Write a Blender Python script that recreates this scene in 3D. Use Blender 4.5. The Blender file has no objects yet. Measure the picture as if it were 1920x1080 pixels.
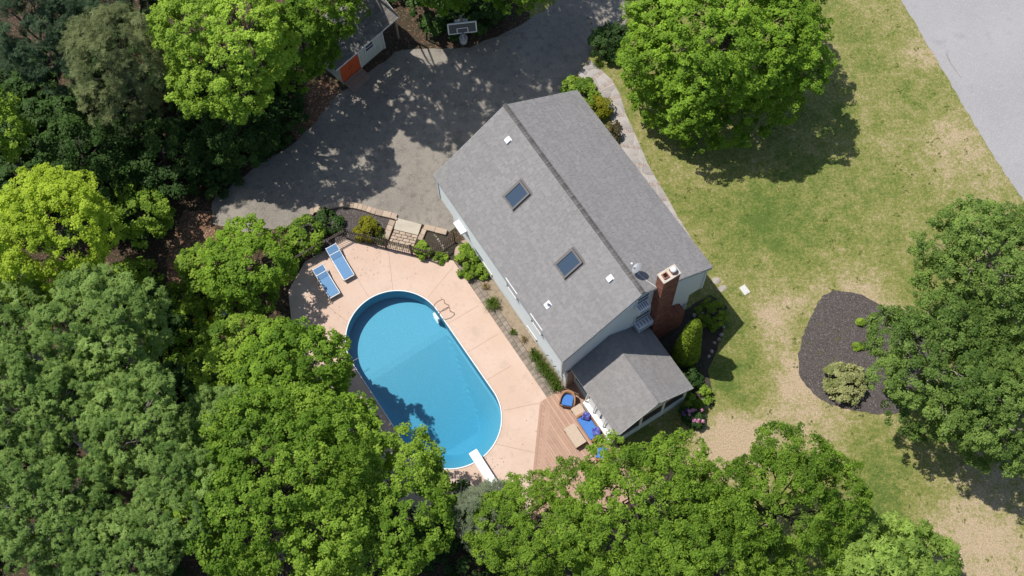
import bpy, bmesh, math, random
import numpy as np
from mathutils import Vector, Matrix

C = bpy.context.scene.collection
SC = bpy.context.scene
R = math.radians

# ------------------------------------------------------------------ camera, sky, sun, exposure
cam_d = bpy.data.cameras.new('camera')
cam = bpy.data.objects.new('camera', cam_d); C.objects.link(cam)
cam_d.sensor_width = 36.0; cam_d.lens = 36.0 * 2300.13 / 1920.0
cam_d.clip_start = 0.5; cam_d.clip_end = 2000
TILT, ROLL, CAMZ = 0.3868, -0.0616, 60.699
fw = Vector((0, math.sin(TILT), -math.cos(TILT))); up0 = Vector((0, math.cos(TILT), math.sin(TILT))); rt0 = Vector((1, 0, 0))
rt = rt0 * math.cos(ROLL) + up0 * math.sin(ROLL); up = up0 * math.cos(ROLL) - rt0 * math.sin(ROLL)
mw = Matrix((rt, up, -fw)).transposed().to_4x4(); mw.translation = Vector((0, 0, CAMZ))
cam.matrix_world = mw
SC.camera = cam

SUN_EL, SUN_AZ = R(64.0), R(151.0)
world = bpy.data.worlds.new('World'); SC.world = world; world.use_nodes = True
wn = world.node_tree.nodes; wl_ = world.node_tree.links
sky = wn.new('ShaderNodeTexSky'); sky.sky_type = 'NISHITA'; sky.sun_disc = False
sky.sun_elevation = SUN_EL; sky.sun_rotation = math.pi / 2 - SUN_AZ
sky.air_density = 1.0; sky.dust_density = 1.0; sky.ozone_density = 1.0
bg = wn['Background']; bg.inputs['Strength'].default_value = 0.11
wl_.new(sky.outputs[0], bg.inputs[0])
sd = bpy.data.lights.new('sun', 'SUN'); sd.energy = 4.1; sd.angle = R(0.55); sd.color = (1.0, 0.955, 0.88)
sun = bpy.data.objects.new('sun', sd); C.objects.link(sun)
sdir = Vector((math.cos(SUN_EL) * math.cos(SUN_AZ), math.cos(SUN_EL) * math.sin(SUN_AZ), math.sin(SUN_EL)))
sun.rotation_euler = sdir.to_track_quat('Z', 'Y').to_euler(); sun.location = sdir * 120
SC.view_settings.view_transform = 'Standard'; SC.view_settings.look = 'None'
SC.view_settings.exposure = 0.25; SC.view_settings.gamma = 1.0; SC.view_settings.use_curve_mapping = False
try:
    SC.cycles.max_bounces = 7; SC.cycles.transparent_max_bounces = 12; SC.cycles.use_denoising = True
    SC.cycles.diffuse_bounces = 4; SC.cycles.transmission_bounces = 4; SC.cycles.caustics_reflective = False
except Exception:
    pass

# ------------------------------------------------------------------ materials
def mat(name, col, rough=0.8, noise=None, bump=None, metal=0.0, island=None, spec=0.4, speck=None):
    """noise=(scale, colour2, lo, hi) ; bump=(scale, strength) ; island=(dark factor, light factor) ; speck=(scale, colour, lo, hi)"""
    m = bpy.data.materials.new(name); m.use_nodes = True
    n = m.node_tree.nodes; l = m.node_tree.links; p = n['Principled BSDF']
    p.inputs['Roughness'].default_value = rough; p.inputs['Metallic'].default_value = metal
    p.inputs['Specular IOR Level'].default_value = spec
    tc = n.new('ShaderNodeTexCoord'); src = None
    def rgb(c):
        r = n.new('ShaderNodeRGB'); r.outputs[0].default_value = (*c, 1); return r.outputs[0]
    src = rgb(col)
    for layer in ([noise] if noise and not isinstance(noise, list) else (noise or [])):
        t = n.new('ShaderNodeTexNoise'); t.inputs['Scale'].default_value = layer[0]; t.inputs['Detail'].default_value = 8; t.inputs['Roughness'].default_value = 0.62
        l.new(tc.outputs['Object'], t.inputs['Vector'])
        mr = n.new('ShaderNodeMapRange'); mr.inputs['From Min'].default_value = layer[2]; mr.inputs['From Max'].default_value = layer[3]
        l.new(t.outputs['Fac'], mr.inputs['Value'])
        mx = n.new('ShaderNodeMix'); mx.data_type = 'RGBA'
        l.new(mr.outputs[0], mx.inputs['Factor']); l.new(src, mx.inputs['A']); mx.inputs['B'].default_value = (*layer[1], 1)
        src = mx.outputs['Result']
    if speck:
        t = n.new('ShaderNodeTexVoronoi'); t.inputs['Scale'].default_value = speck[0]; l.new(tc.outputs['Object'], t.inputs['Vector'])
        sp = n.new('ShaderNodeSeparateColor'); l.new(t.outputs['Color'], sp.inputs[0])
        mr = n.new('ShaderNodeMapRange'); mr.inputs['From Min'].default_value = speck[2]; mr.inputs['From Max'].default_value = speck[3]
        l.new(sp.outputs[0], mr.inputs['Value'])
        mx = n.new('ShaderNodeMix'); mx.data_type = 'RGBA'
        l.new(mr.outputs[0], mx.inputs['Factor']); l.new(src, mx.inputs['A']); mx.inputs['B'].default_value = (*speck[1], 1)
        src = mx.outputs['Result']
    if island:
        g = n.new('ShaderNodeNewGeometry'); oi = n.new('ShaderNodeObjectInfo')
        ad = n.new('ShaderNodeMath'); ad.operation = 'ADD'; l.new(g.outputs['Random Per Island'], ad.inputs[0]); l.new(oi.outputs['Random'], ad.inputs[1])
        fr = n.new('ShaderNodeMath'); fr.operation = 'FRACT'; l.new(ad.outputs[0], fr.inputs[0])
        mr = n.new('ShaderNodeMapRange'); mr.inputs['To Min'].default_value = island[0]; mr.inputs['To Max'].default_value = island[1]
        l.new(fr.outputs[0], mr.inputs['Value'])
        vm = n.new('ShaderNodeVectorMath'); vm.operation = 'SCALE'; l.new(src, vm.inputs[0]); l.new(mr.outputs[0], vm.inputs['Scale'])
        src = vm.outputs[0]
    l.new(src, p.inputs['Base Color'])
    if bump:
        t = n.new('ShaderNodeTexNoise'); t.inputs['Scale'].default_value = bump[0]; t.inputs['Detail'].default_value = 6
        l.new(tc.outputs['Object'], t.inputs['Vector'])
        b = n.new('ShaderNodeBump'); b.inputs['Strength'].default_value = bump[1]; b.inputs['Distance'].default_value = 0.03
        l.new(t.outputs['Fac'], b.inputs['Height']); l.new(b.outputs[0], p.inputs['Normal'])
    return m

def leaf_mat(name, dark, light, trans=0.35, rough=0.55):
    m = bpy.data.materials.new(name); m.use_nodes = True
    n = m.node_tree.nodes; l = m.node_tree.links; p = n['Principled BSDF']; out = n['Material Output']
    at = n.new('ShaderNodeAttribute'); at.attribute_name = 'tone'
    mx = n.new('ShaderNodeMix'); mx.data_type = 'RGBA'
    mx.inputs['A'].default_value = (*dark, 1); mx.inputs['B'].default_value = (*light, 1)
    oi = n.new('ShaderNodeObjectInfo'); mr = n.new('ShaderNodeMapRange'); mr.inputs['To Min'].default_value = -0.14; mr.inputs['To Max'].default_value = 0.14
    l.new(oi.outputs['Random'], mr.inputs['Value'])
    ad = n.new('ShaderNodeMath'); ad.operation = 'ADD'; ad.use_clamp = True; l.new(at.outputs['Fac'], ad.inputs[0]); l.new(mr.outputs[0], ad.inputs[1])
    l.new(ad.outputs[0], mx.inputs['Factor']); l.new(mx.outputs['Result'], p.inputs['Base Color'])
    p.inputs['Roughness'].default_value = rough; p.inputs['Specular IOR Level'].default_value = 0.15
    tr = n.new('ShaderNodeBsdfTranslucent')
    vm = n.new('ShaderNodeVectorMath'); vm.operation = 'MULTIPLY'; vm.inputs[1].default_value = (1.35, 1.3, 0.6)
    l.new(mx.outputs['Result'], vm.inputs[0]); l.new(vm.outputs[0], tr.inputs['Color'])
    ms = n.new('ShaderNodeMixShader'); ms.inputs['Fac'].default_value = trans
    l.new(p.outputs[0], ms.inputs[1]); l.new(tr.outputs[0], ms.inputs[2]); l.new(ms.outputs[0], out.inputs['Surface'])
    return m

M = {}
M['floor'] = mat('leaf_litter', (0.055, 0.035, 0.022), 0.95, [(1.2, (0.025, 0.03, 0.012), 0.45, 0.65), (9, (0.11, 0.065, 0.038), 0.52, 0.7)], (14, 0.9), speck=(16, (0.17, 0.105, 0.065), 0.86, 0.93))
M['litter'] = mat('dry_leaf_bed', (0.16, 0.085, 0.05), 0.95, [(2.0, (0.075, 0.05, 0.025), 0.5, 0.65), (12, (0.26, 0.155, 0.10), 0.52, 0.7)], (18, 1.0), speck=(14, (0.36, 0.23, 0.16), 0.8, 0.9))
M['mulch'] = mat('dark_mulch', (0.082, 0.068, 0.062), 0.95, [(3, (0.10, 0.083, 0.076), 0.4, 0.7), (22, (0.030, 0.026, 0.026), 0.5, 0.62)], (20, 1.0), speck=(26, (0.17, 0.15, 0.145), 0.86, 0.95))
M['soil'] = mat('bed_soil', (0.055, 0.045, 0.032), 0.95, [(4, (0.03, 0.026, 0.018), 0.45, 0.65), (16, (0.10, 0.085, 0.06), 0.55, 0.7)], (22, 0.9))
M['strawbed'] = mat('pale_dry_bed', (0.30, 0.235, 0.165), 0.95, [(4, (0.20, 0.165, 0.12), 0.45, 0.65), (20, (0.40, 0.32, 0.22), 0.52, 0.68)], (24, 0.8))
M['asphalt'] = mat('old_asphalt', (0.205, 0.180, 0.155), 0.92, [(0.35, (0.26, 0.232, 0.197), 0.42, 0.62), (2.2, (0.125, 0.114, 0.10), 0.50, 0.72), (0.9, (0.15, 0.145, 0.112), 0.56, 0.72)], (60, 0.35), speck=(55, (0.34, 0.31, 0.27), 0.8, 0.95))
M['road'] = mat('road_asphalt', (0.285, 0.277, 0.283), 0.93, [(0.25, (0.325, 0.315, 0.315), 0.4, 0.65), (1.0, (0.255, 0.248, 0.255), 0.55, 0.72), (6, (0.31, 0.302, 0.302), 0.55, 0.75)], (60, 0.25), speck=(50, (0.42, 0.41, 0.41), 0.8, 0.95))
M['concrete'] = mat('salmon_concrete', (0.54, 0.39, 0.305), 0.85, [(0.45, (0.57, 0.43, 0.35), 0.42, 0.62), (1.1, (0.47, 0.355, 0.285), 0.56, 0.72), (5, (0.48, 0.36, 0.29), 0.53, 0.75)], (45, 0.12))
M['joint'] = mat('concrete_joint', (0.36, 0.25, 0.20), 0.9)
M['slab'] = mat('pale_slab', (0.47, 0.42, 0.335), 0.85, [(2, (0.41, 0.36, 0.29), 0.45, 0.7)], (50, 0.2))
M['kerb'] = mat('kerb_stone', (0.43, 0.33, 0.25), 0.9, [(3, (0.34, 0.27, 0.21), 0.45, 0.7)], (40, 0.4), island=(0.8, 1.12))
M['paver'] = mat('grey_paver', (0.26, 0.215, 0.175), 0.9, [(4, (0.2, 0.165, 0.135), 0.45, 0.7)], (40, 0.4), island=(0.78, 1.18))
M['flag'] = mat('flagstone', (0.36, 0.33, 0.31), 0.85, [(2.5, (0.30, 0.28, 0.27), 0.45, 0.65)], (25, 0.3), island=(0.78, 1.15))
M['mortar'] = mat('mortar', (0.46, 0.40, 0.36), 0.95, [(8, (0.38, 0.33, 0.3), 0.45, 0.7)])
M['pathbrick'] = mat('path_brick', (0.33, 0.27, 0.245), 0.9, island=(0.75, 1.15))
M['shingle'] = mat('grey_shingle', (0.250, 0.239, 0.236), 0.95, [(0.4, (0.235, 0.225, 0.222), 0.42, 0.66), (0.9, (0.222, 0.212, 0.206), 0.58, 0.75), (40, (0.285, 0.273, 0.269), 0.5, 0.7)], (90, 0.3), island=(0.90, 1.06), spec=0.2)
M['ridge'] = mat('ridge_shingle', (0.15, 0.14, 0.135), 0.95, [(9, (0.10, 0.094, 0.09), 0.5, 0.65)], (40, 0.5), island=(0.72, 1.15), spec=0.2)
M['roofdeck'] = mat('roof_underlay', (0.10, 0.095, 0.092), 0.95)
M['siding'] = mat('pale_blue_siding', (0.78, 0.825, 0.83), 0.7, [(1.5, (0.75, 0.80, 0.805), 0.45, 0.7)])
M['sidewall'] = mat('blue_wall', (0.56, 0.62, 0.63), 0.75)
M['trim'] = mat('white_trim', (0.72, 0.72, 0.70), 0.55)
M['greytrim'] = mat('grey_trim', (0.42, 0.45, 0.46), 0.6)
M['metalwhite'] = mat('white_metal', (0.75, 0.75, 0.75), 0.35, spec=0.5)
M['metalgrey'] = mat('grey_metal', (0.40, 0.41, 0.42), 0.4, metal=0.5)
M['black'] = mat('black_metal', (0.02, 0.018, 0.016), 0.5)
M['bronze'] = mat('bronze_fence', (0.060, 0.042, 0.032), 0.55)
M['tan'] = mat('tan_wood', (0.40, 0.31, 0.23), 0.8, [(6, (0.33, 0.26, 0.19), 0.45, 0.7)])
M['brick'] = mat('red_brick', (0.30, 0.115, 0.07), 0.9, [(5, (0.22, 0.085, 0.055), 0.45, 0.65)], (40, 0.5), island=(0.55, 1.2))
M['brickmortar'] = mat('brick_mortar', (0.20, 0.155, 0.13), 0.95)
M['cap'] = mat('chimney_cap', (0.55, 0.48, 0.40), 0.9, [(5, (0.42, 0.36, 0.30), 0.45, 0.68)], (30, 0.4))
M['clay'] = mat('clay_flue', (0.32, 0.13, 0.08), 0.9)
M['flue_black'] = mat('flue_black', (0.01, 0.008, 0.007), 0.95)
M['glass'] = mat('window_glass', (0.02, 0.035, 0.055), 0.06, spec=0.8)
M['skyglass'] = mat('skylight_glass', (0.04, 0.065, 0.10), 0.08, spec=0.9)
M['skyframe'] = mat('skylight_frame', (0.14, 0.13, 0.125), 0.5)
M['screen'] = mat('dark_screen', (0.015, 0.016, 0.018), 0.6)
M['reddoor'] = mat('orange_red_door', (0.62, 0.11, 0.035), 0.6, [(3, (0.54, 0.095, 0.03), 0.45, 0.7)])
M['shedwall'] = mat('shed_siding', (0.60, 0.62, 0.55), 0.75)
M['shedroof'] = mat('shed_shingle', (0.17, 0.16, 0.15), 0.95, [(1.5, (0.23, 0.205, 0.175), 0.5, 0.65)], (40, 0.5), island=(0.75, 1.2))
M['ramp'] = mat('ramp_wood', (0.30, 0.215, 0.165), 0.85, [(5, (0.24, 0.17, 0.13), 0.45, 0.7)], island=(0.85, 1.1))
M['deckwood'] = mat('stained_deck', (0.43, 0.275, 0.20), 0.75, [(4, (0.385, 0.24, 0.175), 0.45, 0.7)], (20, 0.15), island=(0.88, 1.08))
M['wicker'] = mat('tan_wicker', (0.43, 0.235, 0.125), 0.8, [(30, (0.30, 0.16, 0.085), 0.48, 0.56)], (60, 0.8))
M['tableglass'] = mat('tan_table_top', (0.46, 0.36, 0.27), 0.5, [(10, (0.41, 0.32, 0.235), 0.45, 0.7)])
M['cushion'] = mat('blue_cushion', (0.06, 0.19, 0.52), 0.85, [(8, (0.05, 0.16, 0.45), 0.45, 0.7)])
M['pillow'] = mat('navy_patterned_pillow', (0.035, 0.045, 0.26), 0.85, speck=(26, (0.16, 0.17, 0.42), 0.62, 0.7))
M['sling'] = mat('blue_sling', (0.13, 0.26, 0.45), 0.8, [(20, (0.11, 0.23, 0.41), 0.45, 0.6)])
M['board'] = mat('diving_board_white', (0.78, 0.78, 0.77), 0.6, bump=(80, 0.2))
M['liner'] = mat('pool_liner', (0.130, 0.375, 0.495), 0.7, [(2.0, (0.13, 0.37, 0.49), 0.42, 0.62), (14, (0.17, 0.425, 0.55), 0.5, 0.68)], island=None)
M['brass'] = mat('brown_rail', (0.34, 0.17, 0.12), 0.35, metal=0.4)
M['rock'] = mat('pale_rock', (0.36, 0.32, 0.27), 0.9, [(4, (0.24, 0.215, 0.185), 0.45, 0.65)], (14, 0.6), island=(0.7, 1.15))
M['bark'] = mat('bark', (0.085, 0.068, 0.055), 0.95, [(5, (0.05, 0.04, 0.033), 0.45, 0.65)], (20, 0.8))
M['paleb'] = mat('pale_bark', (0.33, 0.29, 0.25), 0.9, [(5, (0.22, 0.19, 0.16), 0.45, 0.65)], (20, 0.5))
M['deadwood'] = mat('dead_twig', (0.30, 0.235, 0.20), 0.9)
M['polyglass'] = mat('backboard_acrylic', (0.10, 0.115, 0.115), 0.15, spec=0.6)
M['net'] = mat('net_white', (0.66, 0.66, 0.70), 0.8)
M['cover'] = mat('utility_lid', (0.56, 0.55, 0.52), 0.7)
M['tarp'] = mat('blue_tarp', (0.40, 0.48, 0.58), 0.5)

# foliage: each species has its own leaf colour
M['maple'] = leaf_mat('maple_leaf', (0.078, 0.165, 0.014), (0.31, 0.48, 0.048), 0.42)
M['maple2'] = leaf_mat('bright_maple_leaf', (0.115, 0.215, 0.018), (0.405, 0.57, 0.075), 0.44)
M['yellow'] = leaf_mat('yellow_green_leaf', (0.22, 0.32, 0.02), (0.53, 0.66, 0.07), 0.46)
M['hickory'] = leaf_mat('hickory_leaf', (0.08, 0.15, 0.028), (0.285, 0.41, 0.105), 0.38)
M['ash'] = leaf_mat('ash_leaf', (0.085, 0.17, 0.016), (0.31, 0.465, 0.055), 0.42)
M['birch'] = leaf_mat('birch_leaf', (0.082, 0.148, 0.028), (0.28, 0.4, 0.092), 0.4)
M['chestnut'] = leaf_mat('chestnut_leaf', (0.1, 0.18, 0.025), (0.37, 0.52, 0.105), 0.38)
M['pine'] = leaf_mat('pine_needle', (0.085, 0.11, 0.042), (0.28, 0.32, 0.135), 0.32)
M['spruce'] = leaf_mat('spruce_needle', (0.022, 0.048, 0.022), (0.075, 0.125, 0.055), 0.22)
M['juniper'] = leaf_mat('grey_juniper_needle', (0.11, 0.14, 0.085), (0.27, 0.31, 0.19), 0.28)
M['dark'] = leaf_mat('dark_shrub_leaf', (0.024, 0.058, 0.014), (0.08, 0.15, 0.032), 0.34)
M['shrub'] = leaf_mat('shrub_leaf', (0.09, 0.175, 0.018), (0.36, 0.505, 0.06), 0.42)
M['golden'] = leaf_mat('golden_leaf', (0.140, 0.160, 0.010), (0.300, 0.290, 0.018), 0.38)
M['arbor'] = leaf_mat('arborvitae_leaf', (0.1, 0.175, 0.018), (0.36, 0.47, 0.05), 0.38)
M['varieg'] = leaf_mat('variegated_leaf', (0.17, 0.2, 0.055), (0.5, 0.5, 0.24), 0.32)
M['grassy'] = leaf_mat('daylily_blade', (0.055, 0.105, 0.014), (0.160, 0.230, 0.040), 0.36)
M['straw'] = leaf_mat('straw_blade', (0.19, 0.135, 0.06), (0.36, 0.28, 0.14), 0.3)
M['pinkfl'] = leaf_mat('pink_petal', (0.48, 0.16, 0.34), (0.75, 0.45, 0.58), 0.3)
M['purplefl'] = leaf_mat('purple_petal', (0.16, 0.06, 0.32), (0.33, 0.15, 0.48), 0.3)
M['bronzeleaf'] = leaf_mat('reddish_leaf', (0.06, 0.055, 0.025), (0.17, 0.13, 0.06), 0.3)
M['turf'] = leaf_mat('turf_blade', (0.10, 0.14, 0.025), (0.22, 0.24, 0.06), 0.3)

def lawn_material():
    m = bpy.data.materials.new('lawn_grass'); m.use_nodes = True
    n = m.node_tree.nodes; l = m.node_tree.links; p = n['Principled BSDF']
    p.inputs['Roughness'].default_value = 0.95; p.inputs['Specular IOR Level'].default_value = 0.1
    tc = n.new('ShaderNodeTexCoord')
    def noise(s, d=8, r=0.62):
        t = n.new('ShaderNodeTexNoise'); t.inputs['Scale'].default_value = s; t.inputs['Detail'].default_value = d; t.inputs['Roughness'].default_value = r
        l.new(tc.outputs['Object'], t.inputs['Vector']); return t.outputs['Fac']
    def math_(op, a, b_):
        q = n.new('ShaderNodeMath'); q.operation = op
        for i, x in enumerate((a, b_)):
            if isinstance(x, (int, float)): q.inputs[i].default_value = x
            else: l.new(x, q.inputs[i])
        return q.outputs[0]
    at = n.new('ShaderNodeAttribute'); at.attribute_name = 'dry'
    v = math_('ADD', at.outputs['Fac'], math_('MULTIPLY', math_('SUBTRACT', noise(0.30), 0.5), 1.2))
    v = math_('ADD', v, math_('MULTIPLY', math_('SUBTRACT', noise(1.5, 9, 0.7), 0.5), 1.5))
    v = math_('ADD', v, math_('MULTIPLY', math_('SUBTRACT', noise(6.0, 8, 0.75), 0.5), 1.4))
    cr = n.new('ShaderNodeValToRGB'); e = cr.color_ramp.elements
    e[0].position = 0.0; e[0].color = (0.092, 0.138, 0.030, 1)
    e[1].position = 1.0; e[1].color = (0.415, 0.32, 0.21, 1)
    for pos, c in ((0.22, (0.142, 0.174, 0.042, 1)), (0.45, (0.207, 0.209, 0.064, 1)), (0.64, (0.265, 0.245, 0.100, 1)), (0.82, (0.345, 0.285, 0.160, 1))):
        k = e.new(pos); k.color = c
    l.new(v, cr.inputs['Fac'])
    fine = n.new('ShaderNodeMapRange'); fine.inputs['From Min'].default_value = 0.36; fine.inputs['From Max'].default_value = 0.64
    fine.inputs['To Min'].default_value = 0.70; fine.inputs['To Max'].default_value = 1.24
    l.new(noise(13.0, 5, 0.75), fine.inputs['Value'])
    vm = n.new('ShaderNodeVectorMath'); vm.operation = 'SCALE'; l.new(cr.outputs['Color'], vm.inputs[0]); l.new(fine.outputs[0], vm.inputs['Scale'])
    l.new(vm.outputs[0], p.inputs['Base Color'])
    b = n.new('ShaderNodeBump'); b.inputs['Strength'].default_value = 0.8; b.inputs['Distance'].default_value = 0.05
    l.new(noise(11.0, 6, 0.75), b.inputs['Height']); l.new(b.outputs[0], p.inputs['Normal'])
    return m
M['lawn'] = lawn_material()

def water_material():
    m = bpy.data.materials.new('pool_water'); m.use_nodes = True
    n = m.node_tree.nodes; l = m.node_tree.links; out = n['Material Output']; n.remove(n['Principled BSDF'])
    tr = n.new('ShaderNodeBsdfTransparent'); tr.inputs['Color'].default_value = (0.90, 0.97, 0.99, 1)
    gl = n.new('ShaderNodeBsdfGlossy'); gl.inputs['Roughness'].default_value = 0.04
    fr = n.new('ShaderNodeFresnel'); fr.inputs['IOR'].default_value = 1.33
    t = n.new('ShaderNodeTexNoise'); t.inputs['Scale'].default_value = 5; t.inputs['Detail'].default_value = 3
    tc = n.new('ShaderNodeTexCoord'); l.new(tc.outputs['Object'], t.inputs['Vector'])
    b = n.new('ShaderNodeBump'); b.inputs['Strength'].default_value = 0.25; b.inputs['Distance'].default_value = 0.02
    l.new(t.outputs['Fac'], b.inputs['Height']); l.new(b.outputs[0], gl.inputs['Normal']); l.new(b.outputs[0], fr.inputs['Normal'])
    ms = n.new('ShaderNodeMixShader'); l.new(fr.outputs[0], ms.inputs[0]); l.new(tr.outputs[0], ms.inputs[1]); l.new(gl.outputs[0], ms.inputs[2])
    l.new(ms.outputs[0], out.inputs['Surface'])
    va = n.new('ShaderNodeVolumeAbsorption'); va.inputs['Color'].default_value = (0.30, 0.80, 0.92, 1); va.inputs['Density'].default_value = 0.27
    l.new(va.outputs[0], out.inputs['Volume'])
    return m
M['water'] = water_material()

# ------------------------------------------------------------------ mesh helpers
class MB:
    """collects shapes in local coordinates and links them as ONE mesh object"""
    def __init__(s): s.v = []; s.f = []
    def add(s, vs, fs):
        o = len(s.v); s.v += [tuple(v) for v in vs]; s.f += [tuple(i + o for i in f) for f in fs]; return s
    def box(s, c, d, rz=0.0, mtx=None):
        x, y, z = d[0] / 2, d[1] / 2, d[2] / 2
        vs = [Vector((i * x, j * y, k * z)) for k in (-1, 1) for j in (-1, 1) for i in (-1, 1)]
        m = Matrix.Rotation(rz, 3, 'Z') if mtx is None else mtx
        vs = [m @ v + Vector(c) for v in vs]
        return s.add(vs, [(0, 2, 3, 1), (4, 5, 7, 6), (0, 1, 5, 4), (2, 6, 7, 3), (0, 4, 6, 2), (1, 3, 7, 5)])
    def bar(s, a, b, w, h):
        a = Vector(a); b = Vector(b); d = b - a; L = d.length
        q = d.to_track_quat('X', 'Z').to_matrix()
        return s.box((a + b) / 2, (L, w, h), mtx=q)
    def prism(s, poly, z0, z1):
        n = len(poly); vs = [(p[0], p[1], z0) for p in poly] + [(p[0], p[1], z1) for p in poly]
        ar = sum(poly[i][0] * poly[(i + 1) % n][1] - poly[(i + 1) % n][0] * poly[i][1] for i in range(n))
        if ar < 0: vs = vs[:n][::-1] + vs[n:][::-1]
        fs = [tuple(range(n))[::-1], tuple(range(n, 2 * n))] + [(i, (i + 1) % n, n + (i + 1) % n, n + i) for i in range(n)]
        return s.add(vs, fs)
    def tube(s, pts, r, seg=8, cap=True, closed=False):
        pts = [Vector(p) for p in pts]; n = len(pts)
        rs = r if isinstance(r, (list, tuple)) else [r] * n
        vs = []; prev = None
        for i, p in enumerate(pts):
            if closed: d = pts[(i + 1) % n] - pts[i - 1]
            else: d = pts[min(i + 1, n - 1)] - pts[max(i - 1, 0)]
            d.normalize()
            ref = Vector((0, 0, 1)) if abs(d.z) < 0.95 else Vector((1, 0, 0))
            if prev is not None: ref = prev
            u = d.cross(ref); 
            if u.length < 1e-4: u = d.cross(Vector((1, 0, 0.3)))
            u.normalize(); w = u.cross(d); prev = w
            vs += [p + (u * math.cos(2 * math.pi * k / seg) + w * math.sin(2 * math.pi * k / seg)) * rs[i] for k in range(seg)]
        fs = []
        for i in range(n if closed else n - 1):
            for k in range(seg):
                a = i * seg + k; b = i * seg + (k + 1) % seg; j = ((i + 1) % n) * seg
                fs.append((a, b, j + (k + 1) % seg, j + k))
        if cap and not closed:
            fs.append(tuple(range(seg))[::-1]); fs.append(tuple(range((n - 1) * seg, n * seg)))
        return s.add(vs, fs)
    def cyl(s, c, r, h, seg=16, r2=None):
        c = Vector(c); return s.tube([c, c + Vector((0, 0, h))], [r, r if r2 is None else r2], seg)
    def build(s, name, m, parent=None, loc=None, rz=0.0, smooth=False, bevel=0.0):
        me = bpy.data.meshes.new(name); me.from_pydata(s.v, [], s.f); me.update()
        o = bpy.data.objects.new(name, me); C.objects.link(o); me.materials.append(m)
        if smooth:
            me.polygons.foreach_set('use_smooth', [True] * len(me.polygons))
        if parent is not None: o.parent = parent
        if loc is not None: o.location = loc
        o.rotation_euler[2] = rz
        if bevel:
            b = o.modifiers.new('bevel', 'BEVEL'); b.width = bevel; b.segments = 2; b.limit_method = 'ANGLE'
        return o

def tag(o, label=None, cat=None, group=None, kind=None):
    if label: o['label'] = label
    if cat: o['category'] = cat
    if group: o['group'] = group
    if kind: o['kind'] = kind
    return o
def thing(name, label, cat, loc=(0, 0, 0), rz=0.0, group=None):
    o = bpy.data.objects.new(name, None); C.objects.link(o); o.location = loc; o.rotation_euler[2] = rz
    o.empty_display_size = 0.3
    return tag(o, label, cat, group)
def struct(name, mb, m, **k): return tag(mb.build(name, m, **k), kind='structure')
def clone(o, parent=None):
    c = o.copy(); C.objects.link(c)
    if parent is not None: c.parent = parent
    return c
def dup(root, loc, rz=0.0, label=None, scale=None):
    r = clone(root); r.location = loc; r.rotation_euler[2] = rz
    if label: r['label'] = label
    if scale: r.scale = (scale,) * 3
    for ch in list(root.children):
        c = clone(ch, r)
        for g in list(ch.children): clone(g, c)
    return r
def v2(p): return Vector((p[0], p[1]))
def smooth_loop(pts, n=6):
    """Catmull-Rom through a closed loop"""
    P = [v2(p) for p in pts]; k = len(P); out = []
    for i in range(k):
        a, b, c, d = P[i - 1], P[i], P[(i + 1) % k], P[(i + 2) % k]
        for j in range(n):
            t = j / n
            q = 0.5 * ((2 * b) + (c - a) * t + (2 * a - 5 * b + 4 * c - d) * t * t + (3 * b - a - 3 * c + d) * t ** 3)
            out.append((q.x, q.y))
    return out
def rough_loop(pts, amp, rng, step=0.35):
    out = []
    k = len(pts)
    for i in range(k):
        a = v2(pts[i]); b = v2(pts[(i + 1) % k]); L = (b - a).length; m = max(1, int(L / step)); nrm = Vector((-(b - a).y, (b - a).x)) / max(L, 1e-6)
        for j in range(m):
            q = a.lerp(b, j / m) + nrm * rng.uniform(-amp, amp); out.append((q.x, q.y))
    return out
def sheet(name, poly, z, m, holes=(), thick=0.0):
    """flat polygon, with holes, as a thin sheet"""
    bm = bmesh.new(); ed = []
    for lp in [poly, *holes]:
        vs = [bm.verts.new((p[0], p[1], z)) for p in lp]
        ed += [bm.edges.new((vs[i], vs[(i + 1) % len(vs)])) for i in range(len(vs))]
    bmesh.ops.triangle_fill(bm, edges=ed, use_beauty=True, use_dissolve=False)
    for f in bm.faces:
        if f.normal.z < 0: f.normal_flip()
    if thick:
        be = [e for e in bm.edges if e.is_boundary]
        r = bmesh.ops.extrude_edge_only(bm, edges=be)
        for g in r['geom']:
            if isinstance(g, bmesh.types.BMVert): g.co.z -= thick
        bmesh.ops.recalc_face_normals(bm, faces=bm.faces)
    me = bpy.data.meshes.new(name); bm.to_mesh(me); bm.free(); me.materials.append(m)
    o = bpy.data.objects.new(name, me); C.objects.link(o); o['kind'] = 'structure'
    return o

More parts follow.
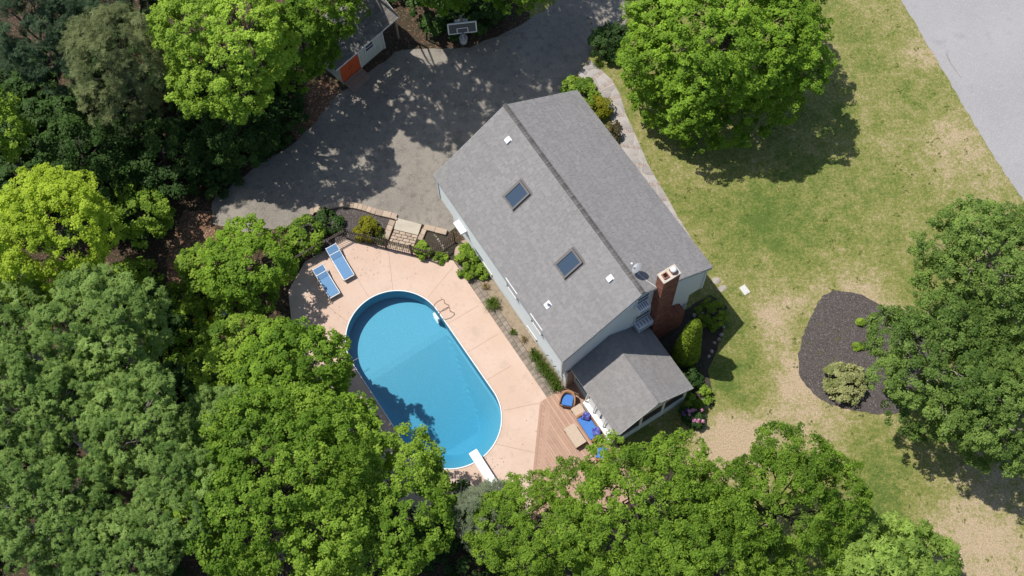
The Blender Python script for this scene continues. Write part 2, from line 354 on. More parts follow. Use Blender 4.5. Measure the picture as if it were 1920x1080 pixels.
# ------------------------------------------------------------------ foliage
def leaf_object(name, pos, nrm, tan, length, width, tone, m, parent=None, fold=0.12, loc=(0, 0, 0)):
    """one mesh of many small folded leaves (arrays of world or local positions)"""
    N = len(pos)
    side = np.cross(nrm, tan); side /= np.linalg.norm(side, axis=1)[:, None] + 1e-9
    L = length[:, None]; W = width[:, None]
    base = pos - tan * L * 0.5; tip = pos + tan * L * 0.5 - nrm * L * fold
    mid = pos - nrm * L * 0.02
    ra = mid + side * W * 0.5 - nrm * L * fold; lb = mid - side * W * 0.5 - nrm * L * fold
    v = np.stack([base, ra, tip, lb], 1).reshape(-1, 3).astype(np.float32)
    me = bpy.data.meshes.new(name)
    me.vertices.add(4 * N); me.vertices.foreach_set('co', v.ravel())
    # two triangles folded along base-tip
    idx = np.arange(N, dtype=np.int32)[:, None] * 4
    tri = (idx + np.array([[0, 1, 2, 0, 2, 3]], dtype=np.int32)).ravel()
    me.loops.add(6 * N); me.loops.foreach_set('vertex_index', tri)
    me.polygons.add(2 * N); me.polygons.foreach_set('loop_start', np.arange(2 * N, dtype=np.int32) * 3)
    me.update(calc_edges=True)
    at = me.attributes.new('tone', 'FLOAT', 'POINT'); at.data.foreach_set('value', np.repeat(np.clip(tone, 0, 1), 4).astype(np.float32))
    me.materials.append(m)
    o = bpy.data.objects.new(name, me); C.objects.link(o)
    if parent is not None: o.parent = parent
    o.location = loc
    return o
def unit(a): return a / (np.linalg.norm(a, axis=-1, keepdims=True) + 1e-9)

def leaf_cloud(rng, lobes, tuft_r, per, size, aspect, cover=1.0, zmin=-0.5, whorl=0, flat=0.75, inner=0.12, upw=1.0, jit=0.45, droop=0.0, seam=0.8):
    """lobes: rows cx cy cz rx ry rz. Returns leaf arrays."""
    lobes = np.array(lobes, float)
    tc = []; td = []; tl = []
    for i, b in enumerate(lobes):
        area = 4 * math.pi * (b[3] * b[4] + b[3] * b[5] + b[4] * b[5]) / 3
        n = max(3, int(cover * area / (math.pi * tuft_r ** 2) * (1 - zmin) / 2))
        d = unit(rng.normal(size=(n * 3, 3))); d = d[d[:, 2] > zmin][:n]
        rad = 1.0 + np.clip(rng.normal(size=(len(d), 1)) * 0.10, -0.22, 0.26); k = int(len(d) * inner); rad[:k] *= rng.uniform(0.35, 0.8, (k, 1))
        p = b[:3] + d * rad * b[3:]
        keep = np.ones(len(p), bool)
        for j, o in enumerate(lobes):
            if j != i: keep &= (((p - o[:3]) / o[3:]) ** 2).sum(1) > seam ** 2
        tl.append(np.full(int(keep.sum()), rng.normal() * 0.13)); tc.append(p[keep]); td.append(unit(d[keep] / b[3:]))
    tc = np.concatenate(tc); td = np.concatenate(td); m = len(tc)
    tr = tuft_r * rng.uniform(0.65, 1.35, m); tt = rng.uniform(0.12, 0.72, m) + np.concatenate(tl)
    N = m * per
    ti = np.repeat(np.arange(m), per)
    if whorl:
        g = max(1, per // whorl); ns = m * g; si = np.repeat(np.arange(m), g)
        d = unit(rng.normal(size=(ns, 3)) + td[si] * 0.7 + np.array([0, 0, 0.35]))
        sp = tc[si] + d * (tr[si] * rng.uniform(0.45, 1.05, ns))[:, None] * np.array([1, 1, flat])
        sn = unit(d * 0.6 + np.array([0, 0, upw]) + rng.normal(size=(ns, 3)) * 0.35)
        a0 = unit(np.cross(sn, rng.normal(size=(ns, 3)))); a1 = np.cross(sn, a0)
        wi = np.repeat(np.arange(ns), whorl); ang = np.tile(np.arange(whorl) / whorl * 2 * math.pi, ns) + rng.uniform(-0.35, 0.35, ns * whorl)
        tan = a0[wi] * np.cos(ang)[:, None] + a1[wi] * np.sin(ang)[:, None] - sn[wi] * droop
        tan = unit(tan); nrm = unit(sn[wi] - tan * (sn[wi] * tan).sum(1)[:, None] + rng.normal(size=tan.shape) * 0.15)
        L = size * rng.uniform(0.7, 1.25, len(tan)); pos = sp[wi] + tan * (L * 0.52)[:, None]
        tone = tt[si][wi] + rng.normal(size=len(tan)) * 0.13
    else:
        d = unit(rng.normal(size=(N, 3)) + td[ti] * 0.85 + np.array([0, 0, 0.45]))
        pos = tc[ti] + d * (tr[ti] * rng.uniform(0.05, 1.0, N) ** 0.36)[:, None] * np.array([1, 1, flat])
        nrm = unit(d * 0.55 + td[ti] * 0.25 + np.array([0, 0, upw]) + rng.normal(size=(N, 3)) * jit)
        tan = unit(np.cross(nrm, rng.normal(size=(N, 3))) + np.array([0, 0, -droop]))
        nrm = unit(nrm - tan * (nrm * tan).sum(1)[:, None])
        L = size * rng.uniform(0.65, 1.35, N); tone = tt[ti] + rng.normal(size=N) * 0.14
    W = L * aspect * rng.uniform(0.8, 1.2, len(L))
    return pos, nrm, tan, L, W, tone

def lobes_of(rng, rx, ry, rz, zc, k, frac=0.5, hmin=-0.6, core=0.72, out=(0.55, 0.72)):
    lb = [(0, 0, zc, rx * core, ry * core, rz * (core + .06))]
    for i in range(k):
        a = 2 * math.pi * (i * 0.381966 * 1.0 + rng.uniform(-0.06, 0.06)); h = rng.uniform(hmin, 0.85)
        q = math.sqrt(max(0.08, 1 - h * h)) * rng.uniform(*out)
        f = frac * rng.uniform(0.75, 1.15)
        lb.append((math.cos(a) * rx * q, math.sin(a) * ry * q, zc + h * rz * 0.66, rx * f, ry * f, rz * f * 0.85))
    return lb

SPEC = {  # material, tuft_r, per, size, aspect, whorl, kwargs
    'maple':   ('maple', 0.28, 54, 0.115, 0.85, 0, dict(cover=1.30)),
    'bright':  ('maple2', 0.27, 50, 0.105, 0.85, 0, dict(cover=1.35)),
    'yellow':  ('yellow', 0.27, 54, 0.105, 0.85, 0, dict(cover=1.35)),
    'hickory': ('hickory', 0.36, 77, 0.165, 0.38, 7, dict(cover=1.35, droop=0.25)),
    'ash':     ('ash', 0.28, 64, 0.14, 0.42, 0, dict(cover=1.25, droop=0.3, jit=0.6)),
    'birch':   ('birch', 0.27, 60, 0.10, 0.8, 0, dict(cover=1.3, jit=0.55)),
    'chestnut': ('chestnut', 0.46, 98, 0.25, 0.34, 7, dict(cover=1.4, droop=0.4)),
    'pine':    ('pine', 0.40, 144, 0.14, 0.17, 8, dict(cover=1.5, droop=-0.4)),
    'spruce':  ('spruce', 0.44, 144, 0.16, 0.24, 8, dict(cover=1.6)),
    'juniper': ('juniper', 0.30, 144, 0.12, 0.2, 6, dict(cover=1.6, droop=-0.4)),
    'dark':    ('dark', 0.42, 100, 0.14, 0.75, 0, dict(cover=1.2)),
    'shrub':   ('shrub', 0.30, 60, 0.14, 0.75, 0, dict(cover=1.2)),
    'shrubdark': ('dark', 0.30, 60, 0.14, 0.7, 0, dict(cover=1.2)),
    'golden':  ('golden', 0.22, 60, 0.09, 0.8, 0, dict(cover=1.4)),
    'boxwood': ('arbor', 0.16, 60, 0.06, 0.7, 0, dict(cover=1.6)),
    'arbor':   ('arbor', 0.20, 80, 0.10, 0.45, 0, dict(cover=1.6)),
    'varieg':  ('varieg', 0.20, 56, 0.11, 0.7, 0, dict(cover=1.4)),
    'red':     ('bronzeleaf', 0.24, 50, 0.11, 0.7, 0, dict(cover=1.1)),
}
def limb_path(rng, a, b, n=5, wob=0.12):
    a = Vector(a); b = Vector(b); L = (b - a).length
    out = []
    for i in range(n + 1):
        t = i / n; q = a.lerp(b, t); q.z += math.sin(t * math.pi) * L * 0.06
        if 0 < i < n: q += Vector((rng.normal() * wob * L * 0.3, rng.normal() * wob * L * 0.3, rng.normal() * wob * L * 0.15))
        out.append(q)
    return out
SEED = [100]
PROTO = {}
def tree(name, label, g, zc, rx, rz, spec, ry=None, k=9, trunk_r=0.2, cat='tree', group=None, bark='bark', lobes=None, frac=0.5, seed=None, hmin=-0.6, foot=(0, 0), extra=(), share=None, core=0.72, out=(0.55, 0.72), **over):
    """g = point below the crown centre; foot = where the trunk stands from there; share = reuse the leaves of an earlier crown of that key"""
    SEED[0] += 7; rng = np.random.default_rng(seed or SEED[0]); ry = ry or rx
    t = thing(name, label, cat, (g[0] + foot[0], g[1] + foot[1], 0), 0, group)
    if share and share in PROTO:
        me, (x0, y0, z0, c0), lb0 = PROTO[share]; sx, sy, sz = rx / x0, ry / y0, rz / z0; an = rng.uniform(0, 6.283)
        o = bpy.data.objects.new('crown', me); C.objects.link(o); o.parent = t; o.scale = (sx, sy, sz); o.rotation_euler[2] = an; o.location = (-foot[0], -foot[1], zc - c0 * sz)
        ca, sa_ = math.cos(an), math.sin(an)
        lb = [((b[0] * ca * sx - b[1] * sa_ * sy), (b[0] * sa_ * sx + b[1] * ca * sy), (b[2] - c0) * sz + zc, b[3] * sx, b[4] * sy, b[5] * sz) for b in lb0]
    else:
        lb = (lobes if lobes is not None else lobes_of(rng, rx, ry, rz, zc, k, frac, hmin, core, out)) + list(extra)
        mname, tr, per, size, asp, wh, kw = SPEC[spec]; kw = {**kw, **over}
        o = leaf_object('crown', *leaf_cloud(rng, lb, tr, per, size, asp, whorl=wh, **kw), M[mname], t, loc=(-foot[0], -foot[1], 0))
        if share: PROTO[share] = (o.data, (rx, ry, rz, zc), lb)
    sh = Vector((-foot[0], -foot[1], 0))
    mb = MB(); top = sh + Vector((rng.normal() * 0.2, rng.normal() * 0.2, zc + rz * 0.45))
    pts = limb_path(rng, (0, 0, -0.1), top, 7, 0.06); mb.tube(pts, [trunk_r * (1.25 if i == 0 else 1 - 0.8 * i / 7) for i in range(8)], 8)
    for b in lb[1:]:
        s = pts[min(6, 2 + int(rng.integers(0, 4)))]
        e = sh + Vector((b[0], b[1], b[2] - b[5] * 0.1)); r0 = trunk_r * 0.34
        q = limb_path(rng, s, e, 5); mb.tube(q, [r0 * (1 - 0.75 * i / 5) for i in range(6)], 6)
        for _ in range(2):
            e2 = sh + Vector(b[:3]) + Vector(unit(rng.normal(size=3)).tolist()) * b[3] * 0.55
            q2 = limb_path(rng, q[3], e2, 3); mb.tube(q2, [r0 * 0.45, r0 * 0.33, r0 * 0.22, r0 * 0.12], 5)
    mb.build('trunk', M[bark], t)
    return t
def shrub(name, label, g, r, h, spec, ry=None, k=4, group=None, lobes=None, cat='shrub', **over):
    """rounded shrub standing on the ground at g"""
    SEED[0] += 7; rng = np.random.default_rng(SEED[0]); ry = ry or r
    t = thing(name, label, cat, (g[0], g[1], g[2] if len(g) > 2 else 0), 0, group)
    if lobes is None:
        lobes = [(0, 0, h * 0.45, r * 0.8, ry * 0.8, h * 0.52)]
        for i in range(k):
            a = 2 * math.pi * i / k + rng.uniform(-0.4, 0.4); f = rng.uniform(0.42, 0.6)
            lobes.append((math.cos(a) * r * 0.5, math.sin(a) * ry * 0.5, h * rng.uniform(0.4, 0.68), r * f, ry * f, h * 0.34))
    mname, tr, per, size, asp, wh, kw = SPEC[spec]; kw = {**kw, **over}
    leaf_object('foliage', *leaf_cloud(rng, lobes, min(tr, r * 0.45), per, size, asp, whorl=wh, zmin=-0.75, **{x: y for x, y in kw.items() if x != 'zmin'}), M[mname], t)
    mb = MB()
    for i in range(5):
        a = rng.uniform(0, 6.28); e = (math.cos(a) * r * 0.45, math.sin(a) * ry * 0.45, h * 0.6)
        mb.tube(limb_path(rng, (math.cos(a) * 0.06, math.sin(a) * 0.06, -0.03), e, 3), [0.035, 0.028, 0.02, 0.012], 5)
    mb.build('stems', M['bark'], t)
    return t
def blades(name, label, g, r, h, n, m='grassy', width=0.035, cat='plant', group=None, spread=None, ang=0.0, rz=0.0):
    """arching strap leaves from one or a row of clumps"""
    SEED[0] += 7; rng = np.random.default_rng(SEED[0])
    t = thing(name, label, cat, (g[0], g[1], g[2] if len(g) > 2 else 0), rz, group)
    vs = []; fs = []; tone = []
    for i in range(n):
        if spread: bx, by = rng.uniform(-spread[0], spread[0]), rng.uniform(-spread[1], spread[1])
        else: q = abs(rng.normal()) * r * 0.2; aa = rng.uniform(0, 6.28); bx, by = q * math.cos(aa), q * math.sin(aa)
        a = rng.uniform(0, 6.28); L = r * rng.uniform(0.6, 1.1); H = h * rng.uniform(0.6, 1.1); w = width * rng.uniform(0.7, 1.2)
        dx, dy = math.cos(a), math.sin(a); o = len(vs); tn = rng.uniform(0.1, 0.9)
        for s in range(5):
            u = s / 4; x = L * u; z = H * (1 - (1 - u / 0.62) ** 2) if u < 0.62 else H * (1 - 0.9 * ((u - 0.62) / 0.38) ** 1.6)
            z = max(z, 0.02); ww = w * (1 - 0.85 * u ** 2)
            vs += [(bx + dx * x - dy * ww / 2, by + dy * x + dx * ww / 2, z), (bx + dx * x + dy * ww / 2, by + dy * x - dx * ww / 2, z)]; tone += [tn, tn]
        fs += [(o + 2 * s, o + 2 * s + 1, o + 2 * s + 3, o + 2 * s + 2) for s in range(4)]
    mb = MB(); mb.v = vs; mb.f = fs
    o = mb.build('leaves', M[m], t)
    at = o.data.attributes.new('tone', 'FLOAT', 'POINT'); at.data.foreach_set('value', np.array(tone, np.float32))
    return t

# ------------------------------------------------------------------ ground plan: house frame (t across, s along, z up)
TH = 2.0814; HR = TH - math.pi / 2
AX = Vector((math.cos(TH), math.sin(TH))); BX = Vector((math.sin(TH), -math.cos(TH))); HF = Vector((2.21, 18.8007))
def H(t, s, z=0.0):
    q = HF + BX * t + AX * s; return (q.x, q.y, z)
def HL(pts): return [H(*p)[:2] for p in pts]
rg = random.Random(4)

PC = Vector((-4.9277, 20.0155)); PA = 2.1019; PHL, PR = 2.6816, 2.6237
def stadium(off=0.0, n=96):
    """rim points with, for each, the nearest point of the centre line"""
    ax = Vector((math.cos(PA), math.sin(PA))); nx = Vector((-ax.y, ax.x)); out = []
    for e in (1, -1):
        c = PC + ax * PHL * e
        for i in range(n // 2):
            f = -math.pi / 2 + math.pi * i / (n // 2 - 1)
            out.append((c + (ax * math.cos(f) + nx * math.sin(f)) * e * (PR + off), c))
        for i in range(1, 16):
            q = PC + ax * PHL * e * (1 - 2 * i / 16); out.append((q + nx * e * (PR + off), q))
    return out

# ground: forest floor reaching the horizon, with the pool cut out
pool_line = [tuple(p) for p, c in stadium(0.03)]
sheet('ground', [(-900, -900), (900, -900), (900, 900), (-900, 900)], 0.0, M['floor'], holes=[pool_line])

# lawn: fine grid so that dryness can vary from place to place
def in_poly(x, y, P):
    c = False; j = len(P) - 1
    for i in range(len(P)):
        if (P[i][1] > y) != (P[j][1] > y) and x < (P[j][0] - P[i][0]) * (y - P[i][1]) / (P[j][1] - P[i][1]) + P[i][0]: c = not c
        j = i
    return c
dry_spots = [((15.02, 16.39, 0), 2.2, .55), ((11.17, 16.07, 0), 1.6, .75), ((9.96, 15.04, 0), 1.5, .6), ((14.62, 23.14, 0), 1.6, .5), ((13.92, 20.19, 0), 1.3, .5), ((13.33, 22.02, 0), 1.0, .35), ((17.77, 23.39, 0), 1.6, .4),
             ((19.50, 21.91, 0), 1.3, .4), ((24.90, 37.28, 0), 1.8, .25), ((25.41, 32.03, 0), 1.6, .4), ((24.31, 29.44, 0), 1.6, .3), ((24.32, 39.13, 0), 1.6, .25), ((22.99, 11.52, 0), 3.0, .5), ((21.48, 9.25, 0), 2.5, .4), ((17.99, 38.14, 0), 1.2, .35),
             ((21.46, 35.05, 0), 1.5, .15), ((13.47, 22.01, 0), .7, .4), ((9.98, 27.19, 0), .8, .3), ((8.80, 32.51, 0), .8, .2), ((10.78, 24.16, 0), .6, .25), ((26.63, 29.28, 0), 1.5, .35), ((14.50, 18.41, 0), 1.0, .5), ((11.21, 30.18, 0), .7, .2),
             ((12.85, 26.99, 0), 2.6, -.35), ((15.42, 28.74, 0), 2.4, -.30), ((11.62, 17.45, 0), 1.0, -.55), ((17.98, 30.20, 0), 2.0, -.1), ((12.62, 20.87, 0), 1.2, -.25), ((15.54, 25.55, 0), 1.6, -.28), ((17.91, 14.26, 0), 1.6, -.35), ((17.07, 12.42, 0), 1.5, -.4),
             ((20.77, 40.12, 0), 1.6, -.12), ((12.66, 19.11, 0), .9, -.3), ((21.47, 29.96, 0), 1.2, -.12), ((10.74, 19.23, 0), 1.0, -.5), ((10.20, 21.62, 0), 1.4, -.4), ((18.50, 33.53, 0), 1.6, -.15)]
LAWN = [H(4, 15.5)[:2], H(9.0, 17.5)[:2], H(13, 23)[:2], H(20, 33)[:2], H(38, 30)[:2], H(38, -26)[:2], H(2.0, -26)[:2], H(0.9, -5)[:2], H(1.5, -0.2)[:2], H(4, 0.5)[:2]]
def build_lawn():
    x0 = min(p[0] for p in LAWN); x1 = max(p[0] for p in LAWN); y0 = min(p[1] for p in LAWN); y1 = max(p[1] for p in LAWN)
    st = 0.3; nx = int((x1 - x0) / st) + 1; ny = int((y1 - y0) / st) + 1
    keep = {}; vs = []; fs = []
    def vid(i, j):
        k = (i, j)
        if k not in keep: keep[k] = len(vs); vs.append((x0 + i * st, y0 + j * st, 0.006))
        return keep[k]
    for i in range(nx):
        for j in range(ny):
            if in_poly(x0 + (i + .5) * st, y0 + (j + .5) * st, LAWN): fs.append((vid(i, j), vid(i + 1, j), vid(i + 1, j + 1), vid(i, j + 1)))
    mb = MB(); mb.v = vs; mb.f = fs
    o = struct('lawn', mb, M['lawn'])
    A = np.array(vs); d = np.full(len(vs), 0.42)
    for c, r, w in dry_spots: d += (0.85 if w > 0 else 0.55) * w * np.exp(-(((A[:, 0] - c[0]) ** 2 + (A[:, 1] - c[1]) ** 2) / (r * r)))
    at = o.data.attributes.new('dry', 'FLOAT', 'POINT'); at.data.foreach_set('value', d.astype(np.float32))
build_lawn()

# street in the upper right and the driveway
road = sheet('road', rough_loop([(23.79, 41.38, 0)[:2], (25.70, 35.10, 0)[:2], (26.69, 31.77, 0)[:2], (28.10, 27.94, 0)[:2], (34.0, 12.5), (40.0, -8.0), (60, -8), (60, 12), (46, 38), (30, 75), (14, 75)], 0.05, rg, 0.25), 0.014, M['road'])
for pts in ([(25.69, 37.58, 0), (25.81, 36.93, 0), (26.03, 36.34, 0), (26.22, 35.87, 0)],):
    mb = MB()
    for a_, b_ in zip(pts[:-1], pts[1:]): mb.bar((a_[0], a_[1], .0145), (b_[0], b_[1], .0145), .035, .003)
    mb.build('crack', M['paver'], road)
drive = sheet('driveway', rough_loop([(12.5, 51.0), (8.2, 44.5), (7.49, 40.35, 0)[:2], (5.79, 40.11, 0)[:2], (5.23, 38.62, 0)[:2], (3.75, 36.84, 0)[:2], H(8.0, 11.0)[:2], H(0.3, 11.0)[:2], (-3.35, 28.22, 0)[:2], (-4.68, 28.79, 0)[:2], (-6.07, 29.27, 0)[:2], (-7.35, 29.78, 0)[:2], (-9.11, 30.23, 0)[:2], (-10.52, 29.80, 0)[:2],
      (-12.19, 29.17, 0)[:2], (-14.08, 28.82, 0)[:2], (-16.10, 29.60, 0)[:2], (-16.32, 30.98, 0)[:2], (-14.18, 32.83, 0)[:2], (-11.50, 34.54, 0)[:2], (-10.18, 36.04, 0)[:2], (-9.08, 37.51, 0)[:2], (-7.22, 38.80, 0)[:2], (-5.58, 40.13, 0)[:2], (-4.10, 40.02, 0)[:2], (-1.61, 39.99, 0)[:2], (0.93, 40.98, 0)[:2], (3.54, 42.65, 0)[:2], (3.5, 45.0), (7.0, 51.0)], 0.11, rg, 0.4), 0.012, M['asphalt'])
tag(sheet('leaf_litter_bed', rough_loop(smooth_loop([(-18.20, 29.42, 0)[:2], (-17.66, 30.52, 0)[:2], (-16.17, 30.09, 0)[:2], (-16.11, 28.31, 0)[:2], (-16.91, 26.47, 0)[:2], (-18.01, 25.30, 0)[:2], (-18.68, 27.22, 0)[:2]], 5), 0.12, rg), 0.010, M['litter']), kind='structure')
sheet('dry_leaf_verge', rough_loop([(-11.98, 36.90, 0)[:2], (-10.31, 38.38, 0)[:2], (-8.92, 37.57, 0)[:2], (-10.12, 35.83, 0)[:2], (-11.50, 34.54, 0)[:2], (-12.27, 35.35, 0)[:2]], 0.15, rg), 0.009, M['litter'])
sheet('mulch_bed', rough_loop(smooth_loop([(16.93, 23.41, 0)[:2], (18.43, 23.10, 0)[:2], (19.56, 22.27, 0)[:2], (21.11, 21.50, 0)[:2], (21.78, 19.10, 0)[:2], (20.27, 16.90, 0)[:2], (18.44, 16.56, 0)[:2], (16.73, 16.90, 0)[:2], (15.46, 17.55, 0)[:2], (14.61, 18.63, 0)[:2], (14.62, 19.85, 0)[:2], (15.09, 21.15, 0)[:2], (16.12, 22.80, 0)[:2]], 6), 0.05, rg, 0.15), 0.018, M['mulch'])
sheet('curb_bed', [(-10.58, 29.74, 0)[:2], (-9.11, 30.16, 0)[:2], (-7.35, 29.72, 0)[:2], (-6.13, 29.21, 0)[:2], (-6.56, 27.99, 0)[:2], (-6.66, 27.48, 0)[:2], (-8.83, 28.27, 0)[:2], (-11.44, 27.05, 0)[:2], (-12.04, 28.68, 0)[:2]], 0.016, M['mulch'])
sheet('gravel_bed', [(-4.42, 28.55, 0)[:2], (-3.36, 28.09, 0)[:2], (-2.48, 26.82, 0)[:2], (-2.75, 25.99, 0)[:2], (-3.42, 26.45, 0)[:2], (-5.28, 27.07, 0)[:2], (-4.76, 27.93, 0)[:2]], 0.016, M['soil'])
sheet('foundation_bed', rough_loop(HL([(5.2, 0.2), (5.2, -4.6), (6.2, -4.9), (7.0, -3.2), (8.7, -2.1), (9.9, -0.9), (9.6, 0.2)]), 0.06, rg), 0.013, M['soil'])
sheet('side_bed', HL([(-0.30, 9.4), (0.6, 9.4), (0.6, 0.0), (-0.30, 0.0)]), 0.013, M['strawbed'])
sheet('front_bed', HL([(8.9, 14.2), (7.4, 13.6), (7.6, 9.0), (10.2, 8.6), (10.0, 12.0)]), 0.011, M['soil'])
sheet('back_bed', rough_loop(HL([(-6.5, -4.0), (-3.0, -5.6), (0.0, -7.0), (3.5, -5.8), (2.4, -9.5), (-4.0, -11)]), 0.1, rg), 0.011, M['soil'])

# pool deck slab with the pool cut out of it
deck_out = HL([(-0.84, 9.3), (-1.15, 9.55), (-5.05, 13.62), (-7.5, 13.7), (-9.2, 12.6), (-10.3, 10.0), (-10.3, -1.0), (-7.6, -4.6), (-5.9, -4.0), (-4.4, -4.6), (-1.0, -1.0), (-0.80, -0.1)])
pool_edge = [tuple(p) for p, c in stadium(0.06)]
deck_slab = sheet('pool_deck', deck_out, 0.06, M['concrete'], holes=[pool_edge], thick=0.08)
for a_, b_ in (((-6.57, 27.51, 0), (-6.36, 24.96, 0)), ((-3.14, 26.08, 0), (-4.49, 24.47, 0)), ((-1.84, 23.80, 0), (-3.47, 22.91, 0)), ((-0.88, 22.14, 0), (-2.52, 21.24, 0)), ((-0.31, 20.33, 0), (-1.62, 19.63, 0)), ((1.34, 18.28, 0), (-0.80, 17.96, 0)), ((-8.24, 25.77, 0), (-7.68, 24.71, 0)), ((-10.91, 25.30, 0), (-8.72, 23.26, 0)), ((-9.15, 20.81, 0), (-8.26, 21.29, 0)), ((0.70, 15.62, 0), (-1.43, 16.26, 0)), ((-1.46, 13.17, 0), (-2.29, 15.31, 0))):
    a2, b2 = Vector((a_[0], a_[1])), Vector((b_[0], b_[1]))
    MB().bar((a2.x, a2.y, 0.0610), (b2.x, b2.y, 0.0610), 0.022, 0.004).build('joint', M['joint'], deck_slab)

# swimming pool
pool = thing('swimming_pool', 'blue oval in-ground swimming pool with white coping in the salmon deck', 'pool', (PC.x, PC.y, 0))
def pool_parts():
    st = stadium(0.0, 120); n = len(st); loc = lambda p: (p[0] - PC.x, p[1] - PC.y)
    ax = Vector((math.cos(PA), math.sin(PA)))
    mb = MB(); rings = [(1.0, 0.05), (1.0, -0.98)] + [(k / 26, None) for k in range(26, -1, -1)]
    vs = []
    for k, z in rings:
        for P, c in st:
            # centre line point nearest to this rim point
            q = c + (P - c) * k; d = PR * (1 - k)
            if z is None:
                u = -(q - PC).dot(ax)                      # runs towards the deep end
                deep = max(0.0, min(1.0, (u + 1.75) / 5.2)); zb = -1.02 - 1.30 * deep - (0.015 if u > -1.75 else 0)
                zz = max(zb, -1.02 - max(0.0, d - 0.10) * 1.1)
                if k == 1.0: zz = -1.02
            else: zz = z
            x, y = loc(q); vs.append((x, y, zz))
    # straight sides: fill between the two end arcs happens through the centre line strip
    fs = []
    for r in range(len(rings) - 1):
        for i in range(n):
            fs.append((r * n + i, r * n + (i + 1) % n, (r + 1) * n + (i + 1) % n, (r + 1) * n + i))
    mb.v = vs; mb.f = fs
    mb.build('basin', M['liner'], pool)
    cp = MB(); A = [loc(p) for p, c in stadium(-0.015, 120)]; B = [loc(p) for p, c in stadium(0.042, 120)]; n = len(A)
    cv = [(x, y, 0.085) for x, y in A] + [(x, y, 0.085) for x, y in B] + [(x, y, 0.02) for x, y in A] + [(x, y, 0.04) for x, y in B]
    cf = []
    for i in range(n):
        j = (i + 1) % n; cf += [(i, j, n + j, n + i)[::-1], (i, j, 2 * n + j, 2 * n + i), (n + i, n + j, 3 * n + j, 3 * n + i)[::-1]]
    cp.v = cv; cp.f = cf; cp.build('coping', M['trim'], pool)
    wt = MB(); W = [loc(p) for p, c in stadium(0.02, 120)]; wt.prism(W, -2.9, -0.07); wt.build('water', M['water'], pool)
    d = (-3.55, 17.41, -2.3); MB().cyl((d[0] - PC.x, d[1] - PC.y, -2.372), 0.13, 0.03, 18).build('drain', M['trim'], pool)
    for u, v in ((698, 767),):
        c = (-7.57, 18.48, 0); MB().box((c[0] - PC.x, c[1] - PC.y, 0.066), (0.27, 0.27, 0.02), PA).build('skimmer_lid', M['cover'], pool)
pool_parts()

# ------------------------------------------------------------------ the house
RT, HE, HRG, FE, WID, LEN = 4.426, 4.762, 7.63, 5.083, 8.80, 12.01
MS, MF = (HRG - HE) / RT, (HRG - FE) / (WID - RT)
house = thing('house', 'raised two storey house with pale blue siding and grey shingle gable roof', 'house', (HF.x, HF.y, 0), HR)
def zroof(t): return HE + MS * t if t < RT else HRG - MF * (t - RT)

def shingle_field(mb, o, du, dv, nu, LU, LV, tab=0.305, expo=0.146):
    """rows of separate overlapping tabs on a plane: o eave corner, du along eave, dv up the slope, nu normal"""
    o, du, dv, nu = map(Vector, (o, du, dv, nu)); rows = int(LV / expo) + 1
    for r in range(rows):
        v0 = r * expo; v1 = min(LV, v0 + expo + 0.02)
        x = -rg.uniform(0, tab)
        while x < LU:
            w = tab * rg.choice((0.6, 0.85, 1.0, 1.0, 1.25)); a = max(0, x + 0.004); b = min(LU, x + w - 0.004); x += w
            if b - a < 0.03: continue
            h = 0.014 + rg.uniform(-0.004, 0.006); vv = v0 + rg.uniform(-0.008, 0.008) if r else -0.02
            P = lambda u, v, k: o + du * u + dv * v + nu * k
            mb.add([P(a, vv, h), P(b, vv, h), P(b, v1, 0.003), P(a, v1, 0.003), P(a, vv, 0), P(b, vv, 0)], [(0, 1, 2, 3), (4, 5, 1, 0), (1, 5, 2), (4, 0, 3)])
def gable_roof(parent, name, t0, tr, t1, s0, s1, z0, zr, z1, m=M['shingle'], thick=0.16, tab=0.305, expo=0.146, mdeck=None):
    mb = MB()
    sec = [(t0, z0), (tr, zr), (t1, z1), (t1, z1 - thick), (tr, zr - thick * 1.15), (t0, z0 - thick)]
    n = 6; vs = [(t, s0, z) for t, z in sec] + [(t, s1, z) for t, z in sec]
    mb.add(vs, [(0, 1, 4, 5), (1, 2, 3, 4), (11, 10, 7, 6), (10, 9, 8, 7)] + [(i, n + i, n + (i + 1) % n, (i + 1) % n) for i in range(n)])
    rf = mb.build(name, mdeck or M['roofdeck'], parent)
    sh = MB()
    for (ta, za, tb, zb) in ((t0, z0, tr, zr), (t1, z1, tr, zr)):
        dv = Vector((tb - ta, 0, zb - za)); L = dv.length; dv.normalize(); du = Vector((0, 1, 0)); nu = dv.cross(du) if ta > tb else du.cross(dv)
        if nu.z < 0: nu = -nu
        shingle_field(sh, Vector((ta, s0 - 0.012, za)) + nu * 0.002, du, dv, nu, s1 - s0 + 0.024, L - 0.01, tab, expo)
    tag(sh.build('shingle', m, rf), kind='stuff')
    return rf
main_roof = gable_roof(house, 'roof', 0.0, RT, WID, 0.0, LEN, HE, HRG, FE)
